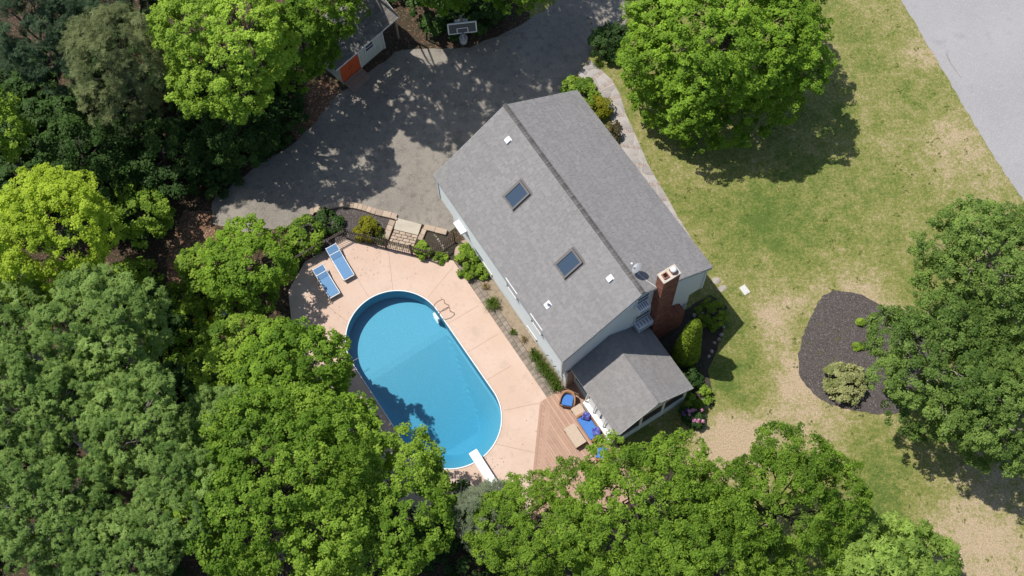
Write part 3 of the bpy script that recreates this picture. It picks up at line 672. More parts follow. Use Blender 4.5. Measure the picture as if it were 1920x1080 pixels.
# ridge caps: separate bent shingles, on a raised ridge vent over most of the ridge
cap_me = None
s = 0.0
while s < LEN - 0.05:
    vent = 1.0 < s < 11.4
    mb = MB(); w = 0.10; dz = 0.05 if vent else 0.03
    h0 = dz + 0.02 + rg.uniform(-.006, .008); h1 = dz
    mb.add([(-w, 0, h0 - w * MS), (0, 0, h0), (w * 1.45, 0, h0 - w * 1.45 * MF), (-w, .2, h1 - w * MS), (0, .2, h1), (w * 1.45, .2, h1 - w * 1.45 * MF), (-w, 0, h0 - .09 - w * MS), (w * 1.45, 0, h0 - .09 - w * 1.45 * MF), (w * 1.45, .2, h1 - .09 - w * 1.45 * MF), (-w, .2, h1 - .09 - w * MS)],
           [(0, 1, 4, 3), (1, 2, 5, 4), (6, 7, 2, 1, 0), (7, 8, 5, 2), (6, 0, 3, 9)])
    mb.build('ridge_cap', M['ridge'], main_roof, (RT, s, HRG)); s += 0.165
# walls
def box_wall(name, t0, t1, s0, s1, z0, z1, m):
    mb = MB(); mb.box(((t0 + t1) / 2, (s0 + s1) / 2, (z0 + z1) / 2), (t1 - t0, s1 - s0, z1 - z0)); return mb.build(name, m, house)
UW = (0.10, 8.62, 0.16, 11.86); LW = (0.36, 7.92, 0.20, 11.15); ZM = 2.36
mb = MB(); sec = [(UW[0], ZM), (UW[1], ZM), (UW[1], zroof(UW[1]) - .165), (RT, HRG - .2), (UW[0], zroof(UW[0]) - .165)]
vs = [(t, UW[2], z) for t, z in sec] + [(t, UW[3], z) for t, z in sec]
mb.add(vs, [(4, 3, 2, 1, 0)[::-1], (5, 6, 7, 8, 9)[::-1]] + [(i, 5 + i, 5 + (i + 1) % 5, (i + 1) % 5) for i in range(5)])
upper = mb.build('upper_wall', M['sidewall'], house)
lower = box_wall('lower_wall', *LW, -0.1, ZM, M['sidewall'])
def laps(parent, z0, z1, ends, off, axis, out, expo=0.115):
    """lapped siding boards: ends(z)->(a,b) along the wall, off = wall plane, axis 't' or 's', out = outward sign"""
    mb = MB(); z = z0
    while z < z1 - 0.02:
        zt = min(z + expo, z1); a, b = ends(z + expo * .6)
        if b - a > 0.1:
            lo, hi = off + out * 0.016, off + out * 0.003
            q = [(a, lo, z), (b, lo, z), (b, hi, zt), (a, hi, zt), (a, off, z), (b, off, z)]
            if axis == 's': q = [(y, x, w) for x, y, w in q]
            mb.add(q, [(0, 1, 2, 3), (4, 5, 1, 0)])
        z += expo
    return tag(mb.build('siding', M['siding'], parent), kind='stuff')
def gab(z): return max(UW[0], (z + .17 - HE) / MS), min(UW[1], RT + (HRG - z - .17) / MF)
laps(upper, ZM, 7.4, gab, UW[2], 't', -1); laps(upper, ZM, 7.4, gab, UW[3], 't', 1)
laps(upper, ZM, HE - .1, lambda z: (UW[2], UW[3]), UW[0], 's', -1); laps(upper, ZM, FE - .1, lambda z: (UW[2], UW[3]), UW[1], 's', 1)
laps(lower, 0.25, ZM, lambda z: (LW[0], LW[1]), LW[2], 't', -1); laps(lower, 0.25, ZM, lambda z: (LW[0], LW[1]), LW[3], 't', 1)
laps(lower, 0.25, ZM, lambda z: (LW[2], LW[3]), LW[0], 's', -1); laps(lower, 0.25, ZM, lambda z: (LW[2], LW[3]), LW[1], 's', 1)
for t, s in ((UW[0], UW[2]), (UW[0], UW[3]), (UW[1], UW[2]), (UW[1], UW[3])):
    MB().box((t, s, (ZM + zroof(t) - .17) / 2), (0.11, 0.11, zroof(t) - .17 - ZM)).build('corner_board', M['siding'], upper)
# fascia, rake boards and gutters
for t, z in ((-0.012, HE - .09), (WID + 0.012, FE - .09)):
    MB().box((t, LEN / 2, z), (0.02, LEN - .01, 0.17)).build('fascia', M['greytrim'], house)
for s in (-0.014, LEN + 0.014):
    mb = MB(); mb.bar((0.02, s, HE - .10), (RT, s, HRG - .10), 0.022, 0.17); mb.bar((RT, s, HRG - .10), (WID - .02, s, FE - .10), 0.022, 0.17); mb.build('rake_board', M['greytrim'], house)
# windows: frame with a pane as its sub-part
def window(parent, c, wdir, out, w, h, name='window', mull=True, mframe=None, depth=0.06):
    c, wd, ou = Vector(c), Vector(wdir), Vector(out); mb = MB(); fw_ = 0.075; zz = Vector((0, 0, 1))
    X = Matrix((wd, ou, zz)).transposed()
    for dx, dz, sx, sz in ((0, h / 2, w + .15, .09), (0, -h / 2, w + .2, .10), (-w / 2, 0, fw_, h), (w / 2, 0, fw_, h)) + (((0, 0, w, .05),) if mull else ()):
        mb.box(c + wd * dx + zz * dz + ou * depth / 2, (sx, depth, sz), mtx=X)
    f = mb.build(name, mframe or M['trim'], parent)
    MB().box(c + ou * 0.018, (w - .02, 0.014, h - .02), mtx=X).build('pane', M['glass'], f)
    return f
window(upper, (4.62, UW[2] - .016, 6.42), (1, 0, 0), (0, -1, 0), 0.72, 0.85)
window(upper, (4.80, UW[2] - .016, 3.78), (1, 0, 0), (0, -1, 0), 0.92, 1.0)
window(lower, (7.55, LW[2] - .016, 1.1), (1, 0, 0), (0, -1, 0), 0.5, 0.7)
for s in (4.65, 2.4): window(upper, (UW[0] - .016, s, 4.32), (0, 1, 0), (-1, 0, 0), 0.9, 0.9)
for s in (3.3, 7.66): window(lower, (LW[0] - .016, s, 0.52), (0, 1, 0), (-1, 0, 0), 0.8, 0.46, depth=.035)
for s in (2.2, 5.2, 9.2): window(upper, (UW[1] + .016, s, 3.8), (0, -1, 0), (1, 0, 0), 0.9, 1.3)
for t in (2.2, 5.4):
    mb = MB(); mb.box((t, LW[3] + .05, 1.1), (2.5, .06, 2.1)); d = mb.build('garage_door', M['trim'], lower)
    for i in range(4): MB().box((t, LW[3] + .09, 0.33 + i * .52), (2.4, .02, .46)).build('panel', M['trim'], d)
# small fittings on the pool side wall
for s, z in ((0.95, 1.25), (1.62, 1.35)):
    MB().tube([(LW[0] - .01, s, z), (LW[0] - .14, s, z + .06), (LW[0] - .16, s + .1, z - .12)], 0.022, 6).build('hose_bib', M['black'], house)
mb = MB(); mb.tube([(0.16, .13, HE - .2), (.05, .08, HE - .5), (.05, .08, ZM), (.12, .10, ZM - .3), (.12, .10, 0.1)], 0.045, 6); mb.build('downspout', M['trim'], house)
# skylights lie in the pool side slope
def on_back(t, s, k=0.0):
    n = Vector((-MS, 0, 1)).normalized(); return Vector((t, s, zroof(t))) + n * k
SL = Matrix((Vector((1, 0, MS)).normalized(), Vector((0, 1, 0)), Vector((-MS, 0, 1)).normalized())).transposed()
for s, t in ((7.97, 2.56), (3.50, 2.66)):
    mb = MB(); W_, L_ = 1.14, 0.80; k = 0.07
    for dx, dy, sx, sy in ((-W_ / 2, 0, .09, L_ + .09), (W_ / 2, 0, .09, L_ + .09), (0, -L_ / 2, W_ - .09, .09), (0, L_ / 2, W_ - .09, .09)):
        mb.box(on_back(t, s) + SL @ Vector((dx, dy, k)), (sx, sy, .15), mtx=SL)
    f = mb.build('skylight', M['skyframe'], main_roof)
    MB().box(on_back(t, s) + SL @ Vector((0, 0, .10)), (W_ - .1, L_ - .1, .012), mtx=SL).build('pane', M['skyglass'], f)
    mb = MB()
    for dy in (-1, 1): mb.box(on_back(t, s) + SL @ Vector((0, dy * (L_ / 2 + .09), .022)), (W_ + .25, .09, .008), mtx=SL)
    mb.box(on_back(t, s) + SL @ Vector((W_ / 2 + .10, 0, .024)), (.1, L_ + .1, .008), mtx=SL); mb.build('flashing', M['skyframe'], f)
for s, t in ((10.48, 3.64), (1.58, 3.68)):
    mb = MB(); mb.box(on_back(t, s) + SL @ Vector((0, 0, .085)), (.26, .26, .07), mtx=SL); mb.box(on_back(t, s) + SL @ Vector((0, 0, .05)), (.2, .2, .1), mtx=SL); mb.box(on_back(t, s) + SL @ Vector((.03, 0, .024)), (.30, .30, .008), mtx=SL)
    mb.build('roof_vent', M['metalwhite'], main_roof)
q = on_back(0.88, 2.66); mb = MB(); mb.cyl(q, .055, .34, 12); mb.box(q + Vector((0, 0, .03)), (.36, .3, .012), mtx=SL); mb.tube([q + Vector((0, 0, .10)), q + Vector((0, 0, .13))], .075, 12); mb.build('vent_pipe', M['metalwhite'], main_roof)
MB().box((UW[0] - .2, 9.45, 3.12), (.34, .78, .20)).build('wall_vent_hood', M['metalwhite'], upper)

# chimney: mortar core with bricks standing proud
def chimney():
    ct0, ct1, cs0, cs1, top = 5.28, 6.20, -0.36, 0.142, 8.36
    mb = MB(); mb.box(((ct0 + ct1) / 2, (cs0 + cs1) / 2, top / 2), (ct1 - ct0, cs1 - cs0, top)); 
    b1 = 7.30
    mb.prism([(0, 0), (1, 0), (1, 1), (0, 1)], 0, .001) if False else None
    vs = [(ct1, cs0, 0), (b1, cs0, 0), (b1, cs0, 1.9), (ct1, cs0, 2.75), (ct1, cs1, 0), (b1, cs1, 0), (b1, cs1, 1.9), (ct1, cs1, 2.75)]
    mb.add(vs, [(0, 1, 2, 3), (4, 7, 6, 5), (1, 5, 6, 2), (2, 6, 7, 3)])
    ch = mb.build('chimney', M['brickmortar'], house)
    bk = MB(); cz, bl = 0.0765, 0.215
    def face(a0, a1, put, z0, z1):
        r = 0; z = z0
        while z < z1 - .03:
            x = a0 - (bl / 2 if r % 2 else 0)
            while x < a1 - .01:
                p0, p1 = max(a0, x + .006), min(a1, x + bl - .006)
                if p1 - p0 > .03: put(p0, p1, z + .006, min(z + cz - .006, z1), rg.uniform(.006, .014))
                x += bl
            z += cz; r += 1
    def pf(plane, ax_, sg):
        def put(a, b, z0, z1, k):
            o = plane + sg * k; e = .004
            q = [(a, o, z0), (b, o, z0), (b, o, z1), (a, o, z1), (a - e, plane, z0 - e), (b + e, plane, z0 - e), (b + e, plane, z1 + e), (a - e, plane, z1 + e)]
            if ax_ == 't': q = [(y, x, w) for x, y, w in q]
            bk.add(q, [(0, 1, 2, 3), (4, 5, 1, 0), (5, 6, 2, 1), (6, 7, 3, 2), (7, 4, 0, 3)])
        return put
    face(ct0, ct1, pf(cs0, 's', -1), 0, top); face(cs0, cs1, pf(ct0, 't', -1), 0, top); face(cs0, cs1, pf(ct1, 't', 1), 2.75, top); face(ct0, ct1, pf(cs1, 's', 1), 6.9, top)
    face(ct1, b1, pf(cs0, 's', -1), 0, 1.9); face(cs0, cs1, pf(b1, 't', 1), 0, 1.9)
    # sloping shoulder laid in stepped bricks
    for i in range(11):
        z = 1.9 + i * cz; e = b1 - (b1 - ct1) * (z + cz - 1.9) / .85
        if e > ct1 + .04: face(ct1, e, pf(cs0, 's', -1), z, z + cz)
        x = b1 - (b1 - ct1) * i / 11.0; bk.box((x - .05, (cs0 + cs1) / 2, z + .03), (.12, cs1 - cs0 + .02, .066))
    tag(bk.build('brick', M['brick'], ch), kind='stuff')
    cm = (ct0 + ct1) / 2; sm = (cs0 + cs1) / 2
    MB().box((cm, sm, top + .045), (ct1 - ct0 + .07, cs1 - cs0 + .07, .09)).build('cap', M['cap'], ch, bevel=.015)
    for t, h in ((5.52, .10), (5.96, .12)):
        mb = MB()
        for dx, dy, sx, sy in ((-.12, 0, .04, .28), (.12, 0, .04, .28), (0, -.12, .2, .04), (0, .12, .2, .04)): mb.box((t + dx, sm + dy, top + .09 + h / 2), (sx, sy, h))
        f = mb.build('flue_tile', M['clay'], ch); MB().box((t, sm, top + .105), (.2, .2, .03)).build('flue_black', M['flue_black'], f)  # near-black block closes the flue opening just below its rim
    mb = MB(); prof = [(0.16, .2), (.16, .23), (.12, .28), (.06, .32), (0.01, .33)]
    mb.tube([(5.96, sm, top + .09 + z) for r, z in prof], [r for r, z in prof], 16); mb.cyl((5.96, sm, top + .09), .12, .12, 12); mb.build('chimney_hood', M['metalwhite'], ch, smooth=True)
chimney()

# sun porch on the end of the house
P0, PRT, P1, PS0, PS1, PZE, PZR = 0.62, 2.88, 5.12, -4.0, 0.13, 2.42, 3.85
proof = gable_roof(house, 'porch_roof', P0, PRT, P1, PS0, PS1, PZE, PZR, PZE, thick=.12)
s = PS0
while s < PS1 - .05:
    mb = MB(); w = .13; h0 = .035 + rg.uniform(-.004, .006); k = .63
    mb.add([(-w, 0, h0 - w * k), (0, 0, h0), (w, 0, h0 - w * k), (-w, .19, h0 - .012 - w * k), (0, .19, h0 - .012), (w, .19, h0 - .012 - w * k), (-w, 0, h0 - .03 - w * k), (w, 0, h0 - .03 - w * k)], [(0, 1, 4, 3), (1, 2, 5, 4), (6, 7, 2, 1, 0)])
    mb.build('ridge_cap', M['shingle'], proof, (PRT, s, PZR)); s += .16
for t in (P0 - .012, P1 + .012): MB().box((t, (PS0 + PS1) / 2, PZE - .07), (.02, PS1 - PS0, .13)).build('fascia', M['trim'], proof)
mb = MB(); mb.bar((P0, PS0 - .012, PZE - .07), (PRT, PS0 - .012, PZR - .07), .022, .14); mb.bar((PRT, PS0 - .012, PZR - .07), (P1, PS0 - .012, PZE - .07), .022, .14); mb.build('rake_board', M['greytrim'], proof)
PW = (0.86, 4.90, -3.78)
# frame of the porch: kneewalls, posts, header, screens
mb = MB(); mb.box((PW[0], (PW[2] + .1) / 2, .42), (.12, -PW[2] + .1, .84)); mb.box((PW[1], (PW[2] + .1) / 2, .42), (.12, -PW[2] + .1, .84)); mb.box(((PW[0] + PW[1]) / 2, PW[2], .42), (PW[1] - PW[0] - .12, .12, .84))
pw = mb.build('porch_wall', M['sidewall'], house)
mb = MB(); mb.prism([(0, 0)] * 3, 0, 0) if False else None
vs = [(PW[0], PW[2] - .06, 2.2), (PW[1], PW[2] - .06, 2.2), (PW[1], PW[2] - .06, 2.36), (PRT, PW[2] - .06, PZR - .16), (PW[0], PW[2] - .06, 2.36)]
vs += [(x, y + .1, z) for x, y, z in vs]
mb.add(vs, [(0, 1, 2, 3, 4), (9, 8, 7, 6, 5)] + [(i, (i + 1) % 5, 5 + (i + 1) % 5, 5 + i)[::-1] for i in range(5)]); mb.build('porch_gable', M['sidewall'], house)
for t, s in [(PW[0], PW[2]), (PW[1], PW[2]), (2.2, PW[2]), (3.55, PW[2]), (PW[0], -2.5), (PW[0], -1.2), (PW[0], 0.02), (PW[1], -2.5), (PW[1], -1.2), (PW[1], 0.02)]:
    MB().box((t, s, 1.15), (.13, .13, 2.3)).build('porch_post', M['trim'], house)
for t in (PW[0], PW[1]): MB().box((t, (PW[2] + .1) / 2, 2.2), (.14, -PW[2] - .02, .16)).build('header', M['trim'], house)
def screen(a, b, m=M['screen']):
    mb = MB(); a = Vector(a); b = Vector(b); d = b - a
    mb.bar((a.x, a.y, 1.5), (b.x, b.y, 1.5), .02, 1.28); return mb.build('porch_screen', m, house)
for a, b in (((PW[0], -3.7), (PW[0], -2.57)), ((PW[0], -2.43), (PW[0], -1.27)), ((PW[1], -3.7), (PW[1], -2.57)), ((PW[1], -2.43), (PW[1], -1.27)), ((PW[1], -1.13), (PW[1], -.05)), ((.93, PW[2]), (2.13, PW[2])), ((2.27, PW[2]), (3.48, PW[2])), ((3.62, PW[2]), (4.83, PW[2]))): screen((*a, 0), (*b, 0))
screen((PW[0], -1.13, 0), (PW[0], -.05, 0), M['glass'])
# white ledge with opened awning sashes on the pool side
MB().box((.62, -2.55, .86), (.40, 2.5, .07)).build('ledge', M['trim'], house)
MB().box((.46, -2.55, .42), (.05, 2.5, .8)).build('ledge_front', M['trim'], house)
for s in (-1.32, -2.02, -2.9, -3.68):
    MB().bar((.56, s, .95), (.74, s, 2.3), .05, .05).build('sash_arm', M['trim'], house)
for s in (-1.95, -3.1):
    MB().bar((.66, s, 1.0), (.80, s, 1.75), 1.0, .03).build('open_sash', M['trim'], house)
# tan boarded panel and post by the corner of the house
MB().box((.30, .06, 1.15), (.10, .12, 2.3)).build('corner_post', M['trim'], house)
pn = MB(); 
for i in range(4): pn.box((.42 + i * .09, .04, 1.15), (.08, .06, 2.25))
pn.build('tan_panel', M['tan'], house)

# front stoop mostly under the eave
st = MB(); st.box((8.85, 7.0, .25), (1.9, 2.0, .5)); st.box((10.0, 7.0, .12), (.35, 1.6, .24)); st.build('front_stoop', M['flag'], house)
for s in (7.62, 6.25):
    pass
rl = MB(); rl.tube([(9.1, 7.75, .5), (9.1, 7.75, 1.35), (9.75, 7.55, 1.3), (10.15, 6.95, 1.05), (10.25, 6.2, .95), (10.25, 6.2, 0)], .028, 6)
rl.tube([(10.15, 6.95, 1.05), (10.15, 6.95, 0)], .024, 6); rl.tube([(9.75, 7.55, 1.3), (9.75, 7.55, .1)], .024, 6); rl.tube([(9.75, 7.55, .75), (10.15, 6.95, .55), (10.25, 6.2, .5)], .02, 6)
tag(rl.build('stair_rail', M['black'], None, (HF.x, HF.y, 0), HR), 'bent black metal handrail of the front steps showing past the roof eave', 'handrail')

# air conditioners, dish
def ac(label, t, z, w, h, d):
    a = thing('air_conditioner', label, 'air conditioner', H(t, UW[2] - .02, z), HR, 'window air conditioners on the gable end')
    MB().box((0, -d / 2 - .01, 0), (w, d, h)).build('case', M['metalwhite'], a, bevel=.02)
    gr = MB()
    for i in range(7): gr.box((0, -d - .018, -h / 2 + .05 + i * (h - .1) / 6), (w - .1, .012, .018))
    gr.build('grille', M['greytrim'], a)
    gr = MB()
    for i in range(5): gr.box((-w / 2 + .1 + i * (w - .2) / 4, -d * .55, h / 2 + .008), (.03, d * .6, .012))
    gr.build('top_louvre', M['screen'], a)
ac('small white air conditioner in the attic window below the ridge', 4.50, 5.86, .66, .42, .42)
ac('larger white air conditioner in the lower window above the porch roof', 4.80, 3.20, .90, .52, .44)
dish = thing('satellite_dish', 'grey satellite dish on a bracket near the ridge beside the chimney', 'satellite dish', H(4.82, 1.02, zroof(4.82)), HR)
mb = MB(); n = 18; vs = [(0, 0, 0)]; 
for r, dz in ((.16, .012), (.30, .05)): vs += [(r * math.cos(2 * math.pi * k / n), r * .85 * math.sin(2 * math.pi * k / n), dz) for k in range(n)]
fs = [(0, 1 + k, 1 + (k + 1) % n) for k in range(n)] + [(1 + k, 1 + n + k, 1 + n + (k + 1) % n, 1 + (k + 1) % n) for k in range(n)]
Q = Vector((-.35, .55, .75)).to_track_quat('Z', 'Y').to_matrix(); mb.add([Q @ Vector(v) + Vector((0, .05, .52)) for v in vs], fs); mb.build('reflector', M['metalgrey'], dish)
MB().tube([(0, 0, -.02), (0, 0, .42), (0, .04, .5)], .024, 8).build('mast', M['metalgrey'], dish)
mb = MB(); e = Q @ Vector((0, -.05, .42)) + Vector((0, .05, .52)); mb.tube([Q @ Vector((0, -.26, .03)) + Vector((0, .05, .52)), e], .012, 6); mb.box(e, (.09, .07, .07)); mb.build('feed_arm', M['metalwhite'], dish)
MB().box((0, 0, .02), (.22, .26, .02)).build('foot', M['metalgrey'], dish)
cb = [H(4.85, 1.0)[:2], H(5.0, .55)[:2], H(5.26, .08)[:2]]
tag(MB().tube([H(4.85, .98, zroof(4.85) + .03), H(5.02, .5, zroof(5.02) + .03), H(5.24, .05, zroof(5.24) + .03)], .014, 5).build('cable', M['trim']), 'thin white cable running from the satellite dish to the chimney', 'cable')

# ------------------------------------------------------------------ paving, edging, timber deck
# flagstone walk: irregular stones between cross bands of brick
walk_L = [(4.48, 37.67, 0), (4.99, 37.18, 0), (5.50, 36.68, 0), (5.87, 36.02, 0), (6.09, 34.99, 0), (6.30, 33.95, 0), (6.54, 33.01, 0), (6.82, 31.81, 0), (7.23, 30.45, 0), (7.63, 29.44, 0), (8.21, 28.27, 0), (8.86, 26.94, 0)]
walk_R = [(5.26, 38.59, 0), (5.91, 37.86, 0), (6.43, 37.18, 0), (6.83, 36.16, 0), (7.02, 34.93, 0), (7.34, 33.87, 0), (7.66, 32.76, 0), (7.96, 31.63, 0), (8.41, 30.47, 0), (8.81, 29.52, 0), (9.24, 28.36, 0), (9.87, 26.94, 0)]
walk = sheet('walkway', [p[:2] for p in walk_L] + [p[:2] for p in walk_R[::-1]], 0.022, M['mortar'])
def clip_half(poly, p, n):
    out = []
    for i in range(len(poly)):
        a, b = poly[i], poly[(i + 1) % len(poly)]; da, db = (a - p).dot(n), (b - p).dot(n)
        if da <= 0: out.append(a)
        if da * db < 0: out.append(a.lerp(b, da / (da - db)))
    return out
def stones(quad, n):
    q = [v2(p) for p in quad]; seeds = []
    for i in range(n):
        u = rg.random(); w = (i + rg.random()) / n
        seeds.append(q[0].lerp(q[1], w).lerp(q[3].lerp(q[2], w), u))
    for i, s_ in enumerate(seeds):
        poly = list(q)
        for j, o in enumerate(seeds):
            if j != i:
                d = (o - s_); 
                if d.length > 1e-4: poly = clip_half(poly, (s_ + o) / 2 - d.normalized() * 0.018, d.normalized())
            if len(poly) < 3: break
        if len(poly) < 3: continue
        c = sum(poly, Vector((0, 0))) / len(poly); poly = [c + (p - c) * 0.965 for p in poly]
        z = 0.034 + rg.uniform(-.004, .005); MB().prism([(p.x - c.x, p.y - c.y) for p in poly], 0.0, z).build('flagstone', M['flag'], walk, (c.x, c.y, 0))
brick_me = None
for i in range(len(walk_L) - 1):
    a, b, c, d = v2(walk_L[i]), v2(walk_R[i]), v2(walk_R[i + 1]), v2(walk_L[i + 1])
    if i >= 1:
        k = max(6, int((b - a).length / .105)); dirn = (d - a).normalized()
        for j in range(k):
            p = a.lerp(b, (j + .5) / k) + dirn * .12
            if brick_me is None:
                o = MB().box((0, 0, .017), (.195, .085, .034)).build('brick', M['pathbrick'], walk); brick_me = o
            else: o = clone(brick_me, walk)
            o.location = (p.x, p.y, rg.uniform(-.003, .004)); o.rotation_euler[2] = math.atan2(dirn.y, dirn.x) + rg.uniform(-.05, .05)
        f0 = .23 / max(.3, (d - a).length); a, b = a.lerp(d, f0), b.lerp(c, f0)
    stones((a, b, c, d), max(3, int((c - b).length * (b - a).length / .22)))

# kerb blocks round the curved bed and beside the landing
def blocks(name, path, w, h, L, m, parent=None, gap=0.012):
    P = [v2(p) for p in path]; out = []
    for a, b in zip(P[:-1], P[1:]):
        d = b - a; n = max(1, round(d.length / L)); u = d.normalized()
        for i in range(n):
            c = a.lerp(b, (i + .5) / n); o = MB().box((0, 0, 0), (d.length / n - gap, w * rg.uniform(.95, 1.05), h)).build(name, m, parent, (c.x, c.y, h / 2 + rg.uniform(-.008, .008)), math.atan2(u.y, u.x) + rg.uniform(-.02, .02), bevel=.012)
            out.append(o)
    return out
kerb = thing('stone_kerb', 'curved pale stone kerb between the driveway and the dark planting bed', 'kerb')
kp = smooth_loop([(-10.58, 29.84, 0), (-9.94, 30.12, 0), (-9.11, 30.26, 0), (-8.17, 30.07, 0), (-7.20, 29.67, 0), (-6.19, 29.25, 0)], 4)[:21]
blocks('kerb_block', kp, .34, .17, .45, M['kerb'], kerb)
blocks('kerb_block', [(-6.28, 29.09, 0), (-6.52, 28.50, 0), (-6.71, 28.00, 0)], .34, .17, .4, M['kerb'], kerb)
kerb2 = thing('stone_kerb', 'tan stone kerb at the right of the landing ending at the house wall', 'kerb')
blocks('kerb_block', [(-4.59, 28.59, 0), (-3.36, 28.15, 0)], .32, .18, .85, M['kerb'], kerb2)
blocks('kerb_block', [(-4.54, 28.46, 0), (-4.85, 27.81, 0)], .26, .16, .42, M['kerb'], kerb2)
land = tag(MB().prism([(-6.07, 29.24, 0)[:2], (-4.71, 28.76, 0)[:2], (-4.93, 28.13, 0)[:2], (-6.23, 28.57, 0)[:2]], 0, .10).build('landing_slab', M['slab']), kind='structure')
pav = sheet('paver_path', [(-6.23, 28.57, 0)[:2], (-4.93, 28.13, 0)[:2], (-5.30, 27.14, 0)[:2], (-6.66, 27.55, 0)[:2]], 0.020, M['soil'])
qa, qb, qc, qd = [v2(p) for p in ((-6.23, 28.57, 0), (-4.93, 28.13, 0), (-5.30, 27.14, 0), (-6.66, 27.55, 0))]
for r in range(6):
    for c in range(-1, 5):
        u0, u1 = max(0, (c + (.5 if r % 2 else 0)) / 4), min(1, (c + 1 + (.5 if r % 2 else 0)) / 4); w0, w1 = r / 6, (r + 1) / 6
        if u1 - u0 < .08: continue
        B = lambda u, w: qa.lerp(qb, u).lerp(qd.lerp(qc, u), w)
        pl = [B(u0 + .012, w0 + .015), B(u1 - .012, w0 + .015), B(u1 - .012, w1 - .015), B(u0 + .012, w1 - .015)]; cc = sum(pl, Vector((0, 0))) / 4
        MB().prism([(p.x - cc.x, p.y - cc.y) for p in pl], 0, .05 + rg.uniform(-.004, .004)).build('paver', M['kerb'], pav, (cc.x, cc.y, 0))
# paver edging along the house side of the pool deck
strip = sheet('paver_strip', HL([(-0.84, 9.2), (-0.28, 9.2), (-0.28, -0.2), (-0.80, -0.1)]), 0.03, M['soil'])
for r in range(2):
    s = 0.0 - (.14 if r else 0)
    while s < 9.1:
        L_ = rg.choice((.28, .28, .34, .22)); h_ = .07 + rg.uniform(-.006, .006)
        MB().box((0, 0, 0), (.245, L_ - .014, h_), 0).build('paver', M['paver'], strip, H(-.69 + r * .262, s + L_ / 2, h_ / 2), HR + rg.uniform(-.02, .02)); s += L_
# low round planter wall at the corner of the house
ring = thing('planter_wall', 'low curved tan block wall holding the planter by the house corner', 'planter wall')
pc = H(0.12, 9.05); 
for i in range(9):
    f = R(28 + 150 * i / 8) + HR; r_ = .72
    MB().box((0, 0, .17), (.30, .27, .34)).build('wall_block', M['kerb'], ring, (pc[0] + math.cos(f) * r_, pc[1] + math.sin(f) * r_, 0), f, bevel=.015)

# timber deck: every board its own piece
deck = thing('timber_deck', 'reddish brown timber deck with diagonal edge beside the sun porch', 'deck', (HF.x, HF.y, 0), HR)
dz = 0.15
t = 0.80
while t > -4.5:
    s1 = 0.08 if t > -1.2 else -.02 + (t + 1.18) * 1.246 - .22
    s0 = -6.6
    cuts = [s0, -4.4 + rg.uniform(-.8, .8), s1] if rg.random() < .5 else [s0, s1]
    for a, b in zip(cuts[:-1], cuts[1:]):
        if b - a > .1: MB().box((t - .068, (a + b) / 2, dz - .018), (.128, b - a - .006, .036)).build('board', M['deckwood'], deck, (0, 0, rg.uniform(-.002, .002)))
    t -= .136
dg = (Vector((-3.9, -3.42)) - Vector((-1.18, -.02))).normalized(); nd = Vector((dg.y, -dg.x))
if nd.x > 0: nd = -nd
for k, z in ((0, dz + .002), (.14, dz + .002), (.30, .10), (.44, .10)):
    a = Vector((-1.13, -.06)) + Vector((.10, -.13)) * 1.0 + nd * (k - .16); b = a + dg * 4.9
    MB().bar((a.x, a.y, z - .018), (b.x, b.y, z - .018), .132, .036).build('edge_board', M['deckwood'], deck)
a = Vector((-1.13, -.06)); MB().bar((a.x, a.y - .1, .05), ((a + dg * 4.9).x, (a + dg * 4.9).y - .1, .05), .03, .1).build('riser', M['deckwood'], deck)

# ------------------------------------------------------------------ pool furniture
def rbox(mb, a, b, w, h, z): mb.bar((a[0], a[1], z), (b[0], b[1], z), w, h)
def chaise(label, head, foot, back=28):
    h, f = v2(head), v2(foot); L = (f - h).length; ang = math.atan2((h - f).y, (h - f).x); c = (h + f) / 2
    t = thing('sun_lounger', label, 'sun lounger', (c.x, c.y, 0.06), ang, 'blue sun loungers on the pool deck')
    x0, xh, w, z = -L / 2, L * .16, .62, .33; bl = L / 2 - xh; e = (xh + bl * 1.0, bl * math.sin(R(back)))
    fr = MB()
    for y in (-w / 2, w / 2):
        fr.bar((x0, y, z), (xh + .1, y, z), .03, .045)
        for x in (x0 + .12, xh - .05): fr.bar((x, y, z), (x, y, 0), .04, .04)
    fr.bar((x0, -w / 2, z - .02), (x0, w / 2, z - .02), .05, .05); fr.bar((xh, -w / 2, z - .02), (xh, w / 2, z - .02), .04, .04)
    fr.build('frame', M['metalwhite'], t)
    sl = MB(); sl.box(((x0 + xh) / 2, 0, z + .02), (xh - x0 - .03, w - .04, .018)); sl.build('seat_sling', M['sling'], t)
    bk = MB(); bk.bar((xh + .01, 0, z + .02), (e[0], 0, z + .02 + e[1]), w - .04, .018); bo = bk.build('backrest', M['sling'], t)
    bf = MB()
    for y in (-w / 2, w / 2): bf.bar((xh, y, z), (e[0] + .03, y, z + e[1]), .03, .04)
    for k in (.40, .95): bf.bar((xh + (e[0] - xh) * k, -w / 2, z + .025 + e[1] * k), (xh + (e[0] - xh) * k, w / 2, z + .025 + e[1] * k), .03, .02)
    bf.build('back_frame', M['metalwhite'], t)
    st = MB()
    for y in (-w / 2 - .03, w / 2 + .03): st.bar((xh + .25, y, z + .15), (xh + .10, y, .06), .02, .03)
    st.build('prop', M['metalgrey'], t)
    MB().box((x0 + .02, 0, z - .09), (.03, w, .18)).build('foot_panel', M['tan'], t)
chaise('blue sling lounger nearest the fence corner, wholly in sun', (-9.59, 27.53, 0.55), (-8.66, 25.76, 0.3))
chaise('blue sling lounger half shaded by the small tree, left of the other', (-10.30, 26.36, 0.55), (-9.43, 24.77, 0.3))

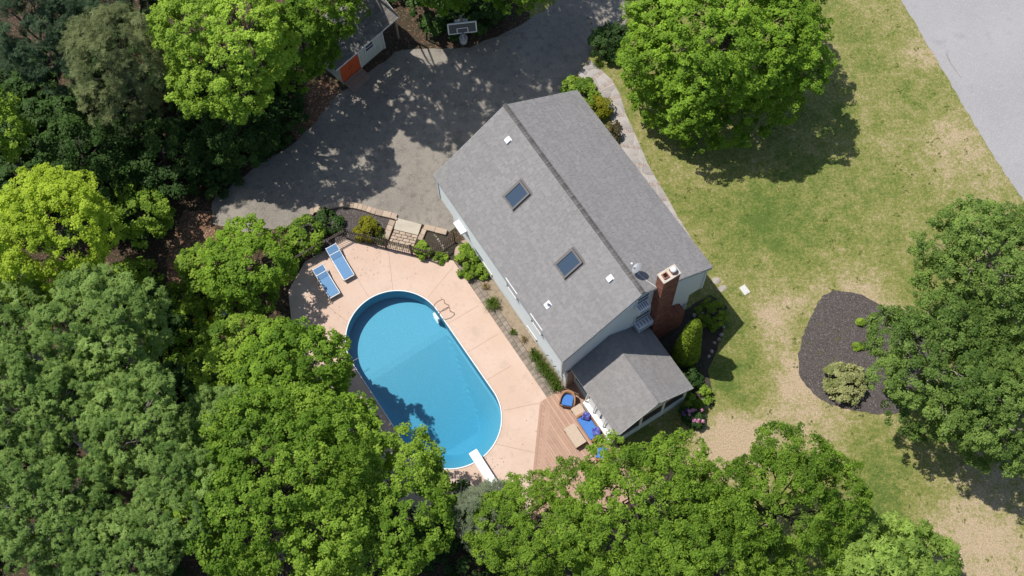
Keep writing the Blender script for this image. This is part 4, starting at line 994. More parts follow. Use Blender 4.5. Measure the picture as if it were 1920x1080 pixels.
# ladder rails and diving board
lad = thing('pool_ladder', 'pair of brown handrails over white steps at the pool edge', 'pool ladder')
lw, rw = Vector((-3.59, 23.31, 0)), Vector((-3.94, 24.00, 0))
ax3 = Vector((math.cos(PA), math.sin(PA), 0)); ox = Vector((math.sin(PA), -math.cos(PA), 0))
e0 = Vector((PC.x, PC.y, 0)) + ox * PR
mid = e0 + ax3 * ((lw + rw) / 2 - e0).dot(ax3)
for k in (-.27, .27):
    b = mid + ax3 * k
    MB().tube([b + ox * .55 + Vector((0, 0, .05)), b + ox * .55 + Vector((0, 0, .55)), b + ox * .45 + Vector((0, 0, .78)), b + ox * .2 + Vector((0, 0, .86)), b - ox * .06 + Vector((0, 0, .70)), b - ox * .12 + Vector((0, 0, .3)), b - ox * .12 + Vector((0, 0, -.6))], .021, 8).build('handrail', M['brass'], lad)
for i in range(3):
    c = mid - ox * .2 + Vector((0, 0, -.16 - i * .28)); MB().box(c, (.14, .44, .04), rz=PA - math.pi / 2).build('step', M['metalwhite'], lad)
db = thing('diving_board', 'white diving board reaching over the deep end of the pool', 'diving board')
d0, d1 = Vector((-2.48, 15.78, 0.6)), Vector((-1.60, 14.20, 0.6)); du = (d1 - d0).normalized()
MB().bar(d0, d0 + du * 3.0, .47, .06).build('plank', M['board'], db, bevel=.015)
q = d0 + du * 1.75; MB().box((q.x, q.y, .32), (.42, .5, .5), rz=math.atan2(du.y, du.x)).build('base', M['metalgrey'], db)
q = d0 + du * 2.25; MB().box((q.x, q.y, .32), (.12, .5, .5), rz=math.atan2(du.y, du.x)).build('anchor', M['metalgrey'], db)

# wicker seats on the timber deck
def wicker(label, w, d, loc, rz, cat='chair', name='wicker_chair', group=None):
    t = thing(name, label, cat, loc, rz, group)      # faces -y, curved back
    b = MB(); b.box((0, 0, .20), (w - .10, d - .12, .30)); b.build('base', M['wicker'], t, bevel=.03)
    sh = MB(); n = 22; rx, ry = w / 2, d * .62; prof = [(.98, .05), (1.0, .45), (1.03, .68), (.97, .72), (.86, .68), (.82, .40)]
    vs = []; k = len(prof)
    for i in range(n + 1):
        f = math.pi * i / n; c, s_ = math.cos(f), math.sin(f); p = 2.6
        cx = math.copysign(abs(c) ** (2 / p), c); sx = abs(s_) ** (2 / p)
        for r_, z in prof:
            zz = z if z < .3 else z - .14 * (1 - sx) ** 1.0
            vs.append((cx * rx * r_, -d * .38 + sx * ry * 1.4 * (r_ if True else 1), zz))
    fs = [(i * k + j, (i + 1) * k + j, (i + 1) * k + j + 1, i * k + j + 1) for i in range(n) for j in range(k - 1)]
    fs += [tuple(range(k)), tuple(range(n * k, n * k + k))[::-1]]
    sh.add(vs, fs); sh.build('back_shell', M['wicker'], t, smooth=True)
    MB().box((0, -.06, .41), (w - .24, d - .20, .13)).build('seat_cushion', M['cushion'], t, bevel=.04)
    MB().bar((-w / 2 + .06, -d * .44, .33), (w / 2 - .06, -d * .44, .33), .05, .05).build('front_rail', M['wicker'], t)
    return t
DZ = dz
wicker('tan wicker tub chair with blue seat cushion next to the house corner', .80, .80, (2.50, 18.20, DZ), R(-14), group='wicker seats on the timber deck')
ls = wicker('tan wicker loveseat with blue cushion and two navy pillows', 1.52, .82, (3.50, 16.72, DZ), R(-61), 'loveseat', 'wicker_loveseat', 'wicker seats on the timber deck')
def pillow(label, x, y, rz):
    t = MB(); n = 8; vs = []; 
    for i in range(n + 1):
        for j in range(n + 1):
            a, b = i / n * 2 - 1, j / n * 2 - 1; q = (1 - a ** 4) * (1 - b ** 4); vs.append((a * .23 * (1 - .06 * (1 - b * b)), b * .23 * (1 - .06 * (1 - a * a)), .11 * q ** .5))
    m_ = len(vs); fs = [(i * (n + 1) + j, (i + 1) * (n + 1) + j, (i + 1) * (n + 1) + j + 1, i * (n + 1) + j + 1) for i in range(n) for j in range(n)]
    t.add(vs + [(x_, y_, -z_) for x_, y_, z_ in vs], fs + [tuple(m_ + k for k in f)[::-1] for f in fs])
    o = t.build('throw_pillow', M['pillow'], None, (x, y, DZ + .62), 0, smooth=True); o.rotation_euler = (R(38), R(10), rz)
    tag(o, label, 'pillow', 'navy pillows on the loveseat')
p1 = Vector((3.50, 16.72)) + Vector((math.cos(R(-61)), math.sin(R(-61)))) * -.46 + Vector((math.cos(R(29)), math.sin(R(29)))) * .10
p2 = Vector((3.50, 16.72)) + Vector((math.cos(R(-61)), math.sin(R(-61)))) * .48 + Vector((math.cos(R(29)), math.sin(R(29)))) * .06
pillow('navy patterned pillow at the upper end of the loveseat, beside the square table', p1.x, p1.y, R(-20))
pillow('navy patterned pillow at the lower end of the loveseat, nearest the tree', p2.x, p2.y, R(-85))
def table(label, loc, rz, w, d, h):
    t = thing('side_table', label, 'table', loc, rz)
    MB().box((0, 0, h), (w, d, .035)).build('table_top', M['tableglass'], t, bevel=.008)
    for sx in (-1, 1):
        for sy in (-1, 1): MB().box((sx * (w / 2 - .05), sy * (d / 2 - .05), h / 2), (.05, .05, h)).build('leg', M['wicker'], t)
    MB().box((0, 0, h * .72), (w - .06, d - .06, h * .35)).build('apron', M['wicker'], t)
table('square tan table between the wicker chair and loveseat', (2.98, 17.55, DZ), HR, .56, .56, .44)
table('long tan coffee table in front of the wicker loveseat', (2.72, 16.28, DZ), HR, .62, 1.15, .40)
c_ = (4.05, 15.28, 0.5)
wicker('wicker chair with blue cushion mostly hidden under the tree branches', .80, .80, (c_[0], c_[1], DZ), R(-100), group='wicker seats on the timber deck')

# ------------------------------------------------------------------ metal fence and gate
def fence(label, pts, h=1.2, name='metal_fence', cat='fence', skip_end=False, group=None):
    t = thing(name, label, cat, (pts[0][0], pts[0][1], .02)); o0 = v2(pts[0]); P = [v2(p) - o0 for p in pts]
    for i, p in enumerate(P):
        MB().box((0, 0, (h + .1) / 2), (.065, .065, h + .1)).build('post', M['bronze'], t, (p.x, p.y, 0), .3)
        MB().tube([(0, 0, h + .10), (0, 0, h + .13), (0, 0, h + .17), (0, 0, h + .20)], [.045, .05, .03, .005], 8).build('post_cap', M['bronze'], t, (p.x, p.y, 0))
    for a, b in zip(P[:-1], P[1:]):
        d = b - a; L = d.length; u = d / L; an = math.atan2(u.y, u.x)
        for z in (.12, h - .22, h - .06): MB().box((0, 0, 0), (L - .06, .035, .035)).build('rail', M['bronze'], t, ((a + b).x / 2, (a + b).y / 2, z), an)
        n = max(2, int(L / .115)); pk = None
        for j in range(1, n):
            q = a.lerp(b, j / n)
            if pk is None: pk = MB().box((0, 0, (h + .02) / 2), (.02, .02, h + .02)).add([(-.016, -.016, h), (.016, -.016, h), (.016, .016, h), (-.016, .016, h), (0, 0, h + .09)], [(0, 1, 4), (1, 2, 4), (2, 3, 4), (3, 0, 4)]).build('picket', M['bronze'], t); k = pk
            else: k = clone(pk, t)
            k.location = (q.x, q.y, 0); k.rotation_euler[2] = an
    return t
fence('dark bronze picket fence behind the sun loungers, up to the gate', [(-11.55, 26.74, 0), (-10.23, 27.44, 0), (-8.83, 28.20, 0), (-7.73, 27.81, 0), (-6.69, 27.45, 0)])
fence('bronze picket gate across the tan paver path', [(-6.62, 27.43, 0), (-5.31, 27.00, 0)], 1.15, 'garden_gate', 'gate')
fence('dark bronze picket fence from the gate round to the house wall', [(-5.24, 26.98, 0), (-4.39, 26.64, 0), (-2.94, 27.58, 0)])

# ------------------------------------------------------------------ shed
sa, sb = v2((-8.98, 38.03, 0)), v2((-6.51, 40.31, 0)); su = (sb - sa).normalized(); srz = math.atan2(su.y, su.x); SLn = (sb - sa).length
shed = thing('garden_shed', 'white garden shed with orange red double door and grey roof', 'shed', (sa.x, sa.y, 0), srz)
w = MB(); w.box((SLn / 2, 1.3, 1.05), (SLn, 2.6, 2.1)); w.build('wall', M['shedwall'], shed)
w = MB()
for i in range(int(SLn / .2) + 1):
    x = i * .2
    if 1.42 < x < SLn: w.box((x, -.008, 1.05), (.03, .02, 2.1))
w.build('batten', M['shedwall'], shed)
for k in (0, 1):
    d = MB().box((.37 + k * .70, -.02, 1.0), (.69, .04, 1.85)).build('door', M['reddoor'], shed)
    for j in range(4): MB().box((.37 + k * .70 - .26 + j * .17, -.045, 1.0), (.155, .014, 1.8)).build('plank', M['reddoor'], d)
    MB().box((.37 + k * .70 + (.25 if k == 0 else -.25), -.06, 1.0), (.03, .03, .14)).build('handle', M['black'], d)
w = MB(); w.box((1.46, -.03, 1.05), (.09, .06, 2.1)); w.box((SLn - .04, -.03, 1.05), (.09, .06, 2.1)); w.box((.72, -.03, 1.98), (1.42, .06, .1)); w.box((.72, -.04, .05), (1.45, .1, .1)); w.build('trim', M['trim'], shed)
window(shed, (2.28, -.0, 1.35), (1, 0, 0), (0, -1, 0), .62, .62)
gable_roof_rot = thing
rz_e = 2.16; 
rf = MB(); x0, x1 = -.35, SLn + 1.15; sec = [(-.28, rz_e), (1.3, rz_e + .95), (2.9, rz_e)]
vs = [(x0, y, z) for y, z in sec] + [(x1, y, z) for y, z in sec]; vs += [(x, y, z - .1) for x, y, z in vs]
rf.add(vs, [(0, 3, 4, 1), (1, 4, 5, 2), (6, 7, 10, 9), (7, 8, 11, 10), (0, 6, 9, 3), (2, 5, 11, 8), (0, 1, 7, 6), (1, 2, 8, 7), (3, 9, 10, 4), (4, 10, 11, 5)])
rfo = rf.build('roof', M['roofdeck'], shed)
sh = MB()
for ya, yb in ((-.28, 1.3), (2.9, 1.3)):
    dv = Vector((0, yb - ya, .95)); L = dv.length; dv.normalize(); du_ = Vector((1, 0, 0)); nu = du_.cross(dv)
    if nu.z < 0: nu = -nu
    shingle_field(sh, Vector((x0, ya, rz_e)) + nu * .002, du_, dv, nu, x1 - x0, L)
tag(sh.build('shingle', M['shedroof'], rfo), kind='stuff')
MB().box(((x0 + x1) / 2, -.292, rz_e - .05), (x1 - x0, .02, .12)).build('fascia', M['trim'], shed)
mb = MB()
for (ya, yb) in ((-.28, 1.3), (2.9, 1.3)): mb.bar((x1 + .012, ya, rz_e - .05), (x1 + .012, yb, rz_e + .90), .022, .12)
mb.build('rake_board', M['trim'], shed)
MB().box((x1 - .15, -.1, 1.03), (.09, .09, 2.06)).build('lean_to_post', M['tan'], shed)
MB().box((x1 - .15, 2.6, 1.03), (.09, .09, 2.06)).build('lean_to_post', M['tan'], shed)
rp = thing('shed_ramp', 'low brown board ramp in front of the red shed door', 'ramp', (sa.x, sa.y, 0), srz)
for i in range(6):
    y = -.09 - i * .13; z = .16 - i * .024; o = MB().box((0, 0, 0), (1.42, .122, .03)).build('board', M['ramp'], rp, (.72, y - .06, z)); o.rotation_euler[0] = .18

# ------------------------------------------------------------------ basketball hoop
bc = Vector((-1.87, 39.2, 2.92)); hoop = thing('basketball_hoop', 'white framed clear backboard basketball hoop at the far edge of the driveway', 'basketball hoop', (bc.x, bc.y, 0), R(3.5))
mb = MB(); bw, bh = 1.56, .95
for dx, dz_, sx, sz in ((0, bh / 2, bw, .075), (0, -bh / 2, bw, .075), (-bw / 2, 0, .075, bh + .075), (bw / 2, 0, .075, bh + .075)): mb.box((dx, 0, bc.z + .2 + dz_), (sx, .05, sz))
fr = mb.build('backboard_frame', M['metalwhite'], hoop); MB().box((0, 0, bc.z + .2), (bw - .075, .02, bh - .075)).build('backboard', M['polyglass'], hoop)
mb = MB()
for dx, dz_, sx, sz in ((0, .22, .6, .05), (0, -.22, .6, .05), (-.3, 0, .05, .44), (.3, 0, .05, .44)): mb.box((dx, -.018, bc.z - .02 + dz_), (sx, .012, sz))
mb.build('target_square', M['metalwhite'], fr)
rim = [(.23 * math.cos(a) , -.38 + .23 * math.sin(a), bc.z - .22) for a in [2 * math.pi * i / 20 for i in range(20)]]
MB().tube(rim, .014, 6, closed=True).box((0, -.08, bc.z - .22), (.14, .16, .05)).build('rim', M['metalgrey'], hoop)
nt = MB(); n = 12
for i in range(n):
    for sg in (1, -1):
        pts = []
        for k in range(5):
            a = 2 * math.pi * (i + sg * k * .5) / n; r_ = .23 - .028 * k; pts.append((r_ * math.cos(a), -.38 + r_ * math.sin(a), bc.z - .23 - k * .11))
        nt.tube(pts, .010, 4)
nt.build('net', M['net'], hoop)
MB().box((0, 1.15, 1.3), (.13, .13, 2.6)).build('pole', M['metalgrey'], hoop)
mb = MB()
for dx in (-.22, .22):
    mb.bar((dx, .03, bc.z + .25), (dx * .4, 1.15, 2.3), .05, .06); mb.bar((dx, .03, bc.z - .05), (dx * .4, 1.15, 1.9), .05, .06)
mb.build('arm', M['metalgrey'], hoop)
for dx in (-.26, .26): MB().box((dx, 1.32, 1.75), (.24, .34, .16)).build('counterweight', M['metalgrey'], hoop)
MB().cyl((0, 1.15, 0), .22, .05, 14).build('foot', M['metalgrey'], hoop)

# lamp post, lid, stepping stones, rocks
lp_ = (7.64, 37.38, 0); lamp = thing('lamp_post', 'short white lamp post on the lawn beside the flagstone walk', 'lamp post', (lp_[0], lp_[1], 0))
MB().cyl((0, 0, 0), .05, 1.55, 10).build('post', M['trim'], lamp); mb = MB(); mb.cyl((0, 0, 1.55), .07, .04, 10); mb.cyl((0, 0, 1.84), .10, .06, 10, r2=.02); mb.build('lamp_cap', M['black'], lamp); MB().cyl((0, 0, 1.59), .075, .25, 8).build('lamp_glass', M['glass'], lamp)
q = (12.33, 23.78, 0); lid = thing('utility_cover', 'pale square utility cover set in the lawn', 'utility cover', (q[0], q[1], 0), HR); MB().box((0, 0, .025), (.36, .52, .05)).build('lid', M['cover'], lid, bevel=.01); MB().box((0, -.2, .053), (.1, .03, .008)).build('handle', M['metalgrey'], lid)
def flat_stone(label, g, r, ry, rz, name='stepping_stone'):
    pts = [(r * rg.uniform(.82, 1.1) * math.cos(a), ry * rg.uniform(.82, 1.1) * math.sin(a)) for a in [2 * math.pi * i / 11 for i in range(11)]]
    tag(MB().prism(pts, 0, .035).build(name, M['rock'], None, (g[0], g[1], 0), rz, bevel=.01), label, 'stepping stone', 'stepping stones near the house corner')
flat_stone('round grey stepping stone closest to the house eave', (10.87, 24.43, 0), .24, .20, .4)
flat_stone('round grey stepping stone next outward on the lawn', (11.18, 23.95, 0), .26, .19, .4)
def rock(mb, c, r):
    n, k = 7, 4; vs = [(c[0], c[1], r * .75)]
    for i in range(1, k):
        f = math.pi / 2 * i / (k - 1)
        vs += [(c[0] + r * math.sin(f) * math.cos(a) * rg.uniform(.75, 1.2), c[1] + r * math.sin(f) * math.sin(a) * rg.uniform(.75, 1.2), max(0, r * .75 * math.cos(f) * rg.uniform(.8, 1.15))) for a in [2 * math.pi * j / n for j in range(n)]]
    fs = [(0, 1 + j, 1 + (j + 1) % n) for j in range(n)]
    for i in range(k - 2): fs += [(1 + i * n + j, 1 + (i + 1) * n + j, 1 + (i + 1) * n + (j + 1) % n, 1 + i * n + (j + 1) % n) for j in range(n)]
    mb.add(vs, fs)
def rock_row(name, label, pts, r0, r1, step=.26):
    t = thing(name, label, 'rock edging')
    P = [v2(p) for p in pts]
    for a, b in zip(P[:-1], P[1:]):
        n = max(1, int((b - a).length / step))
        for i in range(n):
            c = a.lerp(b, (i + rg.uniform(.2, .8)) / n); mb = MB(); rock(mb, (0, 0), rg.uniform(r0, r1) * .8); mb.build('rock', M['rock'], t, (c.x + rg.uniform(-.06, .06), c.y + rg.uniform(-.06, .06), .01), rg.uniform(0, 6))
rock_row('rock_border', 'row of pale rocks round the shaded bed by the boxwood ball', HL([(8.1, -.25), (8.9, -.5), (9.35, -1.2), (8.9, -1.9), (8.0, -2.25), (7.3, -2.7)]), .09, .17, .32)
rock_row('rock_border', 'pale stones edging the flower bed at the porch corner', [(9.08, 18.70, 0), (9.42, 18.31, 0), (9.49, 17.73, 0), (9.46, 17.25, 0), (9.37, 16.47, 0)], .08, .19, .3)
rock_row('rock_border', 'small white stones scattered in the bed inside the fence', [(-4.03, 28.14, 0), (-3.72, 27.64, 0), (-3.48, 27.08, 0), (-3.35, 26.88, 0)], .05, .10, .13)
mb = MB(); rock(mb, (0, 0), .24); q = (9.50, 17.59, 0); tag(mb.build('boulder', M['rock'], None, (q[0], q[1], 0), .3), 'largest whitish boulder at the tip of the porch flower bed', 'boulder')
mb = MB(); rock(mb, (0, 0), .26); q = (18.29, 18.71, 0); tag(mb.build('boulder', M['rock'], None, (q[0], q[1], .02), .3), 'pale grey boulder in the mulch bed right of the variegated bush', 'boulder')
q = (-15.51, 24.16, 0); tag(MB().box((0, 0, .12), (.55, .35, .22)).build('blue_tub', M['tarp'], None, (q[0], q[1], 0), .8, bevel=.04), 'small pale blue tub in the undergrowth near the golden bush', 'tub')

# ------------------------------------------------------------------ shrubs and flower plants
shrub('boxwood', 'clipped green boxwood ball in the shaded bed by the house', (10.37, 22.33, 0), .72, 1.05, 'boxwood', lobes=[(0, 0, .48, .70, .70, .56)])
def arbor():
    g = (8.75, 20.24, 0); t = thing('arborvitae', 'tall bright green cone shaped arborvitae beside the chimney', 'evergreen', (g[0], g[1], 0)); rng = np.random.default_rng(77); n = 620
    z = rng.uniform(.02, 1, n) ** 1.15; a = rng.uniform(0, 6.283, n); pr = np.minimum(1, (z + .12) / .25) ** .5 * (1 - z) ** .62 * .56 + .04
    p = np.stack([np.cos(a) * pr, np.sin(a) * pr, z * 5.1], 1); d = unit(np.stack([np.cos(a), np.sin(a), np.full(n, .6)], 1)); per = 60; ti = np.repeat(np.arange(n), per); N = n * per
    dd = unit(rng.normal(size=(N, 3)) + d[ti]); pos = p[ti] + dd * (.19 * rng.uniform(.2, 1, N) ** .5)[:, None]
    nr = unit(dd * .6 + d[ti] * .5 + rng.normal(size=(N, 3)) * .4); tn = unit(np.cross(nr, rng.normal(size=(N, 3)))); tt = rng.uniform(.2, .85, n)
    L = .10 * rng.uniform(.7, 1.3, N); leaf_object('foliage', pos, nr, tn, L, L * .5, tt[ti] + rng.normal(size=N) * .1, M['arbor'], t)
    MB().tube([(0, 0, -.05), (0, 0, 4.6)], [.08, .02], 6).build('trunk', M['bark'], t)
arbor()
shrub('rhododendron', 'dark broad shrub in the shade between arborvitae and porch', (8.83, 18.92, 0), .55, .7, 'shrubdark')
blades('hosta', 'green arching clump at the porch eave corner', (8.95, 19.00, 0), .55, .45, 70)
shrub('hydrangea', 'leafy bush beside the rocks at the porch corner', (9.27, 17.94, 0), .6, .55, 'shrub')
def blooms(name, label, g, r, h, m, n=26, group=None):
    t = shrub(name, label, g, r, h, 'shrubdark', cat='flowering shrub', group=group); rng = np.random.default_rng(len(label)); N = n * 26
    c = np.stack([rng.uniform(-r, r, n) * .8, rng.uniform(-r, r, n) * .8, np.full(n, h * .98) - rng.uniform(0, .2, n)], 1); ti = np.repeat(np.arange(n), 26); d = unit(rng.normal(size=(N, 3)) + np.array([0, 0, .6]))
    pos = c[ti] + d * .10; tn = unit(np.cross(d, rng.normal(size=(N, 3)))); L = rng.uniform(.06, .10, N)
    leaf_object('blossom', pos, d, tn, L, L * .9, rng.uniform(0, 1, N), M[m], t)
blooms('rhododendron', 'pink flowering rhododendron at the outer corner of the porch', (8.87, 16.84, 0), .42, .75, 'pinkfl', 24)
blooms('rhododendron', 'purple flowering shrub just left of the pink one', (8.51, 17.03, 0), .34, .65, 'purplefl', 14)
blooms('rhododendron', 'large pale pink flowering shrub in the gap between the lower trees', (5.98, 11.64, 0), 1.0, 1.2, 'pinkfl', 60)
shrub('variegated_euonymus', 'cream and green variegated bush in the dark mulch bed', (16.67, 18.21, 0), .95, 1.05, 'varieg', ry=1.05, k=6)
for k, (uv, lab) in enumerate((((18.12, 21.52, 0), 'small green perennial in the mulch, upper of the two'), ((17.73, 20.21, 0), 'small green perennial in the mulch, lower of the two'))):
    shrub('perennial', lab, uv, .20, .22, 'shrub', k=3, group='small perennials in the mulch bed', cat='plant')
shrub('hydrangea', 'lime green bush in the round planter by the house corner', (-2.33, 26.25, 0), .52, .85, 'shrub', ry=.85)
shrub('hydrangea', 'lime green bush just below the planter against the house wall', H(-.02, 7.9), .42, .55, 'shrub')
blades('daylily', 'spiky green clump alone midway along the paver strip', (-1.07, 23.81, 0), .52, .5, 120)
blades('daylily', 'small sparse green clump among dry straw by the house', (-0.09, 22.18, 0), .26, .3, 40)
blades('dry_grass', 'straw coloured dry clump below the sparse green one', (0.47, 21.72, 0), .30, .28, 46, 'straw', .02)
blades('dry_grass', 'straw coloured dry grass just under the planter bush', (-1.39, 24.88, 0), .32, .30, 50, 'straw', .02)
blades('daylily_row', 'long dense row of arching green leaves against the house near the deck', H(-.10, 1.35), .42, .5, 480, spread=(.10, 1.25), rz=HR)
shrub('golden_cypress', 'golden yellow rounded conifer inside the dark bed by the fence', (-7.66, 28.51, 0), .62, .85, 'golden', k=5)
shrub('spirea', 'dark low shrub at the left of the dark bed under the kerb', (-9.79, 29.17, 0), .75, .6, 'shrubdark')
blades('ornamental_grass', 'grey green weedy tuft beside the gate', (-6.91, 27.95, 0), .4, .5, 80, 'grassy', .02)
shrub('hydrangea', 'light green bush just inside the fence right of the gate', (-4.70, 27.10, 0), .38, .65, 'shrub')
shrub('hydrangea', 'small green bush in the gravel bed by the fence bend', (-3.76, 26.66, 0), .30, .3, 'shrub')
shrub('viburnum', 'large leafy green shrub left of the fence corner', (-11.10, 28.13, 0), 1.05, 1.5, 'shrub', k=6, ry=.9)
shrub('yew', 'round dark clipped yew beside the top of the flagstone walk', (6.45, 39.11, 0), 1.0, 1.5, 'shrubdark', k=6)
blades('daylily', 'green arching clump under the round yew', (5.76, 38.23, 0), .35, .4, 60)
shrub('golden_spirea', 'bright yellow green bush between the front eave and the walk', (5.59, 35.13, 0), .62, .9, 'golden', k=5)
shrub('azalea', 'green bush tucked under the front eave above the yellow one', (4.81, 36.03, 0), .75, .9, 'shrub')
shrub('azalea', 'olive bush at the corner of the house by the driveway', (4.19, 36.70, 0), .6, .6, 'shrub')
shrub('barberry', 'reddish sparse bush between the front eave and flagstones', (6.15, 33.65, 0), .5, .7, 'red')
shrub('golden_spirea', 'small bright golden bush alone in the left undergrowth', (-16.24, 23.78, 0), .5, .7, 'golden')

# undergrowth of the left woods and the slope below the driveway, one mass nobody could count
def undergrowth(name, polys, n, seed, mname, r=(.35, .8), h=(.25, .9), leaf=.16, per=60, whorl=0):
    rng = np.random.default_rng(seed); lb = []
    for poly, cnt in polys:
        xs = [p[0] for p in poly]; ys = [p[1] for p in poly]; k = 0
        while k < cnt:
            x, y = rng.uniform(min(xs), max(xs)), rng.uniform(min(ys), max(ys))
            if in_poly(x, y, poly): q = rng.uniform(*r); lb.append((x, y, rng.uniform(*h) * .5, q, q, rng.uniform(*h))); k += 1
    d = leaf_cloud(rng, lb, .32, per, leaf, .75, cover=.9, zmin=-.1, seam=.4)
    tag(leaf_object(name, *d, M[mname]), kind='stuff')
undergrowth('undergrowth', [([(-20.48, 28.29, 0)[:2], (-18.01, 25.30, 0)[:2], (-17.20, 26.49, 0)[:2], (-15.11, 23.89, 0)[:2], (-15.30, 20.92, 0)[:2], (-11.40, 22.44, 0)[:2], (-10.26, 17.72, 0)[:2], (-19.89, 18.33, 0)[:2], (-21.75, 25.55, 0)[:2]], 110)], 0, 5, 'shrub', leaf=.13)
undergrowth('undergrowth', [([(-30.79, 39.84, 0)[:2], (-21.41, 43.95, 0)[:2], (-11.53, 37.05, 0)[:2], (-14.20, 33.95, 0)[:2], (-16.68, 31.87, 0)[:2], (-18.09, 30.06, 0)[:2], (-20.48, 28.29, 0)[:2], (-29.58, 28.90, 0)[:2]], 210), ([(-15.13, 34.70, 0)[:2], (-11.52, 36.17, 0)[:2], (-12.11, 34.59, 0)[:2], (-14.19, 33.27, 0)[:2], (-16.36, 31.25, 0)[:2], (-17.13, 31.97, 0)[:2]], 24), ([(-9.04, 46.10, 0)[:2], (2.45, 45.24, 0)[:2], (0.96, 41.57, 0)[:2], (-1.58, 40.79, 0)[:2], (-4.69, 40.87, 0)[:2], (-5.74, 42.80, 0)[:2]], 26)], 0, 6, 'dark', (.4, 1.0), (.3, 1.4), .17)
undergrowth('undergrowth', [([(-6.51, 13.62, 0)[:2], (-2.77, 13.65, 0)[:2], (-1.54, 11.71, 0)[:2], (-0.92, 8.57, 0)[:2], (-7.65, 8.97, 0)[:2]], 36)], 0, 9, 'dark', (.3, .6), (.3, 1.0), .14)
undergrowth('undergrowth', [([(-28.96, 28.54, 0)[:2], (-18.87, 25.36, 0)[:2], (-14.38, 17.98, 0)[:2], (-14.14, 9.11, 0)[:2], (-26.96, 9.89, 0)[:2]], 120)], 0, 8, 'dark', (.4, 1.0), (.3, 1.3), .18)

# ------------------------------------------------------------------ trees: (foot below the crown centre, crown height, radii)
tree('maple_tree', 'big spreading green maple on the front lawn by the flagstone walk', (11.70, 36.16, 6.5), 5.6, 4.8, 5.2, 'maple', k=30, trunk_r=.28, frac=.29, out=(.60, .88), hmin=-.8, zmin=-.7, extra=[(math.cos(R(f)) * d_, math.sin(R(f)) * d_, z_, r_, r_, r_ * .8) for f, d_, z_, r_ in ((185, 3.6, 3.0, 1.2), (208, 3.5, 2.4, 1.3), (232, 3.4, 2.1, 1.2), (255, 3.3, 1.9, 1.3), (278, 3.6, 2.0, 1.1), (300, 3.5, 2.2, 1.3), (325, 3.4, 2.8, 1.2), (350, 3.5, 3.4, 1.2), (18, 4.5, 6.3, 1.2), (338, 4.9, 5.2, 1.15), (48, 4.7, 7.4, 1.2), (312, 4.8, 4.2, 1.0), (150, 4.6, 6.5, 1.1), (5, 5.2, 5.0, .8), (325, 5.3, 5.8, .8))])
tree('birch_tree', 'leafy green birch overhanging the mulch bed', (19.74, 17.21, 5.2), 5.2, 3.3, 3.9, 'birch', ry=3.6, k=24, trunk_r=.15, bark='paleb', frac=.29, core=.6, out=(.58, .90))
tree('birch_tree', 'green birch at the right picture edge near the road', (23.35, 21.92, 5.8), 5.8, 3.5, 4.2, 'birch', k=24, trunk_r=.16, bark='paleb', frac=.29, core=.6, out=(.58, .90), share='birch')
tree('birch_tree', 'green birch at the right picture edge below the mulch bed, pale branches showing', (22.83, 14.86, 5.4), 5.4, 2.9, 3.6, 'birch', k=11, trunk_r=.15, bark='paleb', share='birch')
tree('ash_tree', 'fine leaved green ash between the sun porch and bottom edge', (5.01, 10.75, 6), 6, 3.8, 3.6, 'ash', k=26, trunk_r=.18, frac=.30, out=(.58, .88))
tree('ash_tree', 'fine leaved green ash standing on the dry lawn right of the porch', (11.58, 11.11, 5.8), 5.8, 3.2, 3.5, 'ash', k=24, trunk_r=.16, frac=.30, out=(.58, .88), share='ash')
tree('ash_tree', 'darker fine leaved ash right of the grey juniper', (0.28, 10.68, 4.8), 4.8, 2.6, 2.8, 'ash', k=9, trunk_r=.14, frac=.42, share='ash')
tree('ash_tree', 'fine leaved ash cut by the bottom edge below the pink shrub', (7.37, 8.03, 6), 6, 3.3, 3.4, 'ash', k=11, trunk_r=.16, frac=.42, share='ash')
tree('chestnut_tree', 'pale green tree with drooping pointed leaves at the bottom right', (16.38, 7.82, 3.8), 3.8, 2.7, 2.6, 'chestnut', k=10, trunk_r=.16)
tree('maple_tree', 'large bright maple at the bottom, left half beside the dark woods', (-10.89, 12.68, 7.2), 7.2, 4.5, 3.9, 'bright', k=20, trunk_r=.28, frac=.42)
tree('maple_tree', 'large bright maple at the bottom next to the deep end of the pool', (-7.16, 12.20, 5), 5.0, 3.55, 3.2, 'bright', k=20, trunk_r=.25, frac=.45)
tree('maple_tree', 'mid green maple leaning over the left edge of the pool', (-10.73, 19.38, 4.6), 4.6, 2.6, 2.8, 'maple', k=14, trunk_r=.2, frac=.45, hmin=-.8)
tree('maple_tree', 'narrow mid green maple between the pool and the bright maple', (-9.24, 16.40, 3.9), 3.9, 2.2, 2.3, 'maple', k=11, trunk_r=.18, frac=.45)
HK = [(200, 615, 7.8, 3.5, 'hickory with spreading crown just below the yellow green maple'), (65, 760, 8.2, 3.3, 'hickory at the left picture edge with a pale bare limb'), (255, 800, 8.0, 3.1, 'hickory in the middle of the left woods'),
      (425, 800, 6.6, 2.5, 'smaller hickory beside the bright maple'), (345, 930, 8.2, 3.0, 'hickory above the tangle of dead branches'), (90, 960, 8.4, 3.4, 'hickory low at the left picture edge'), (235, 1065, 8.0, 3.0, 'hickory cut by the bottom edge at left')]
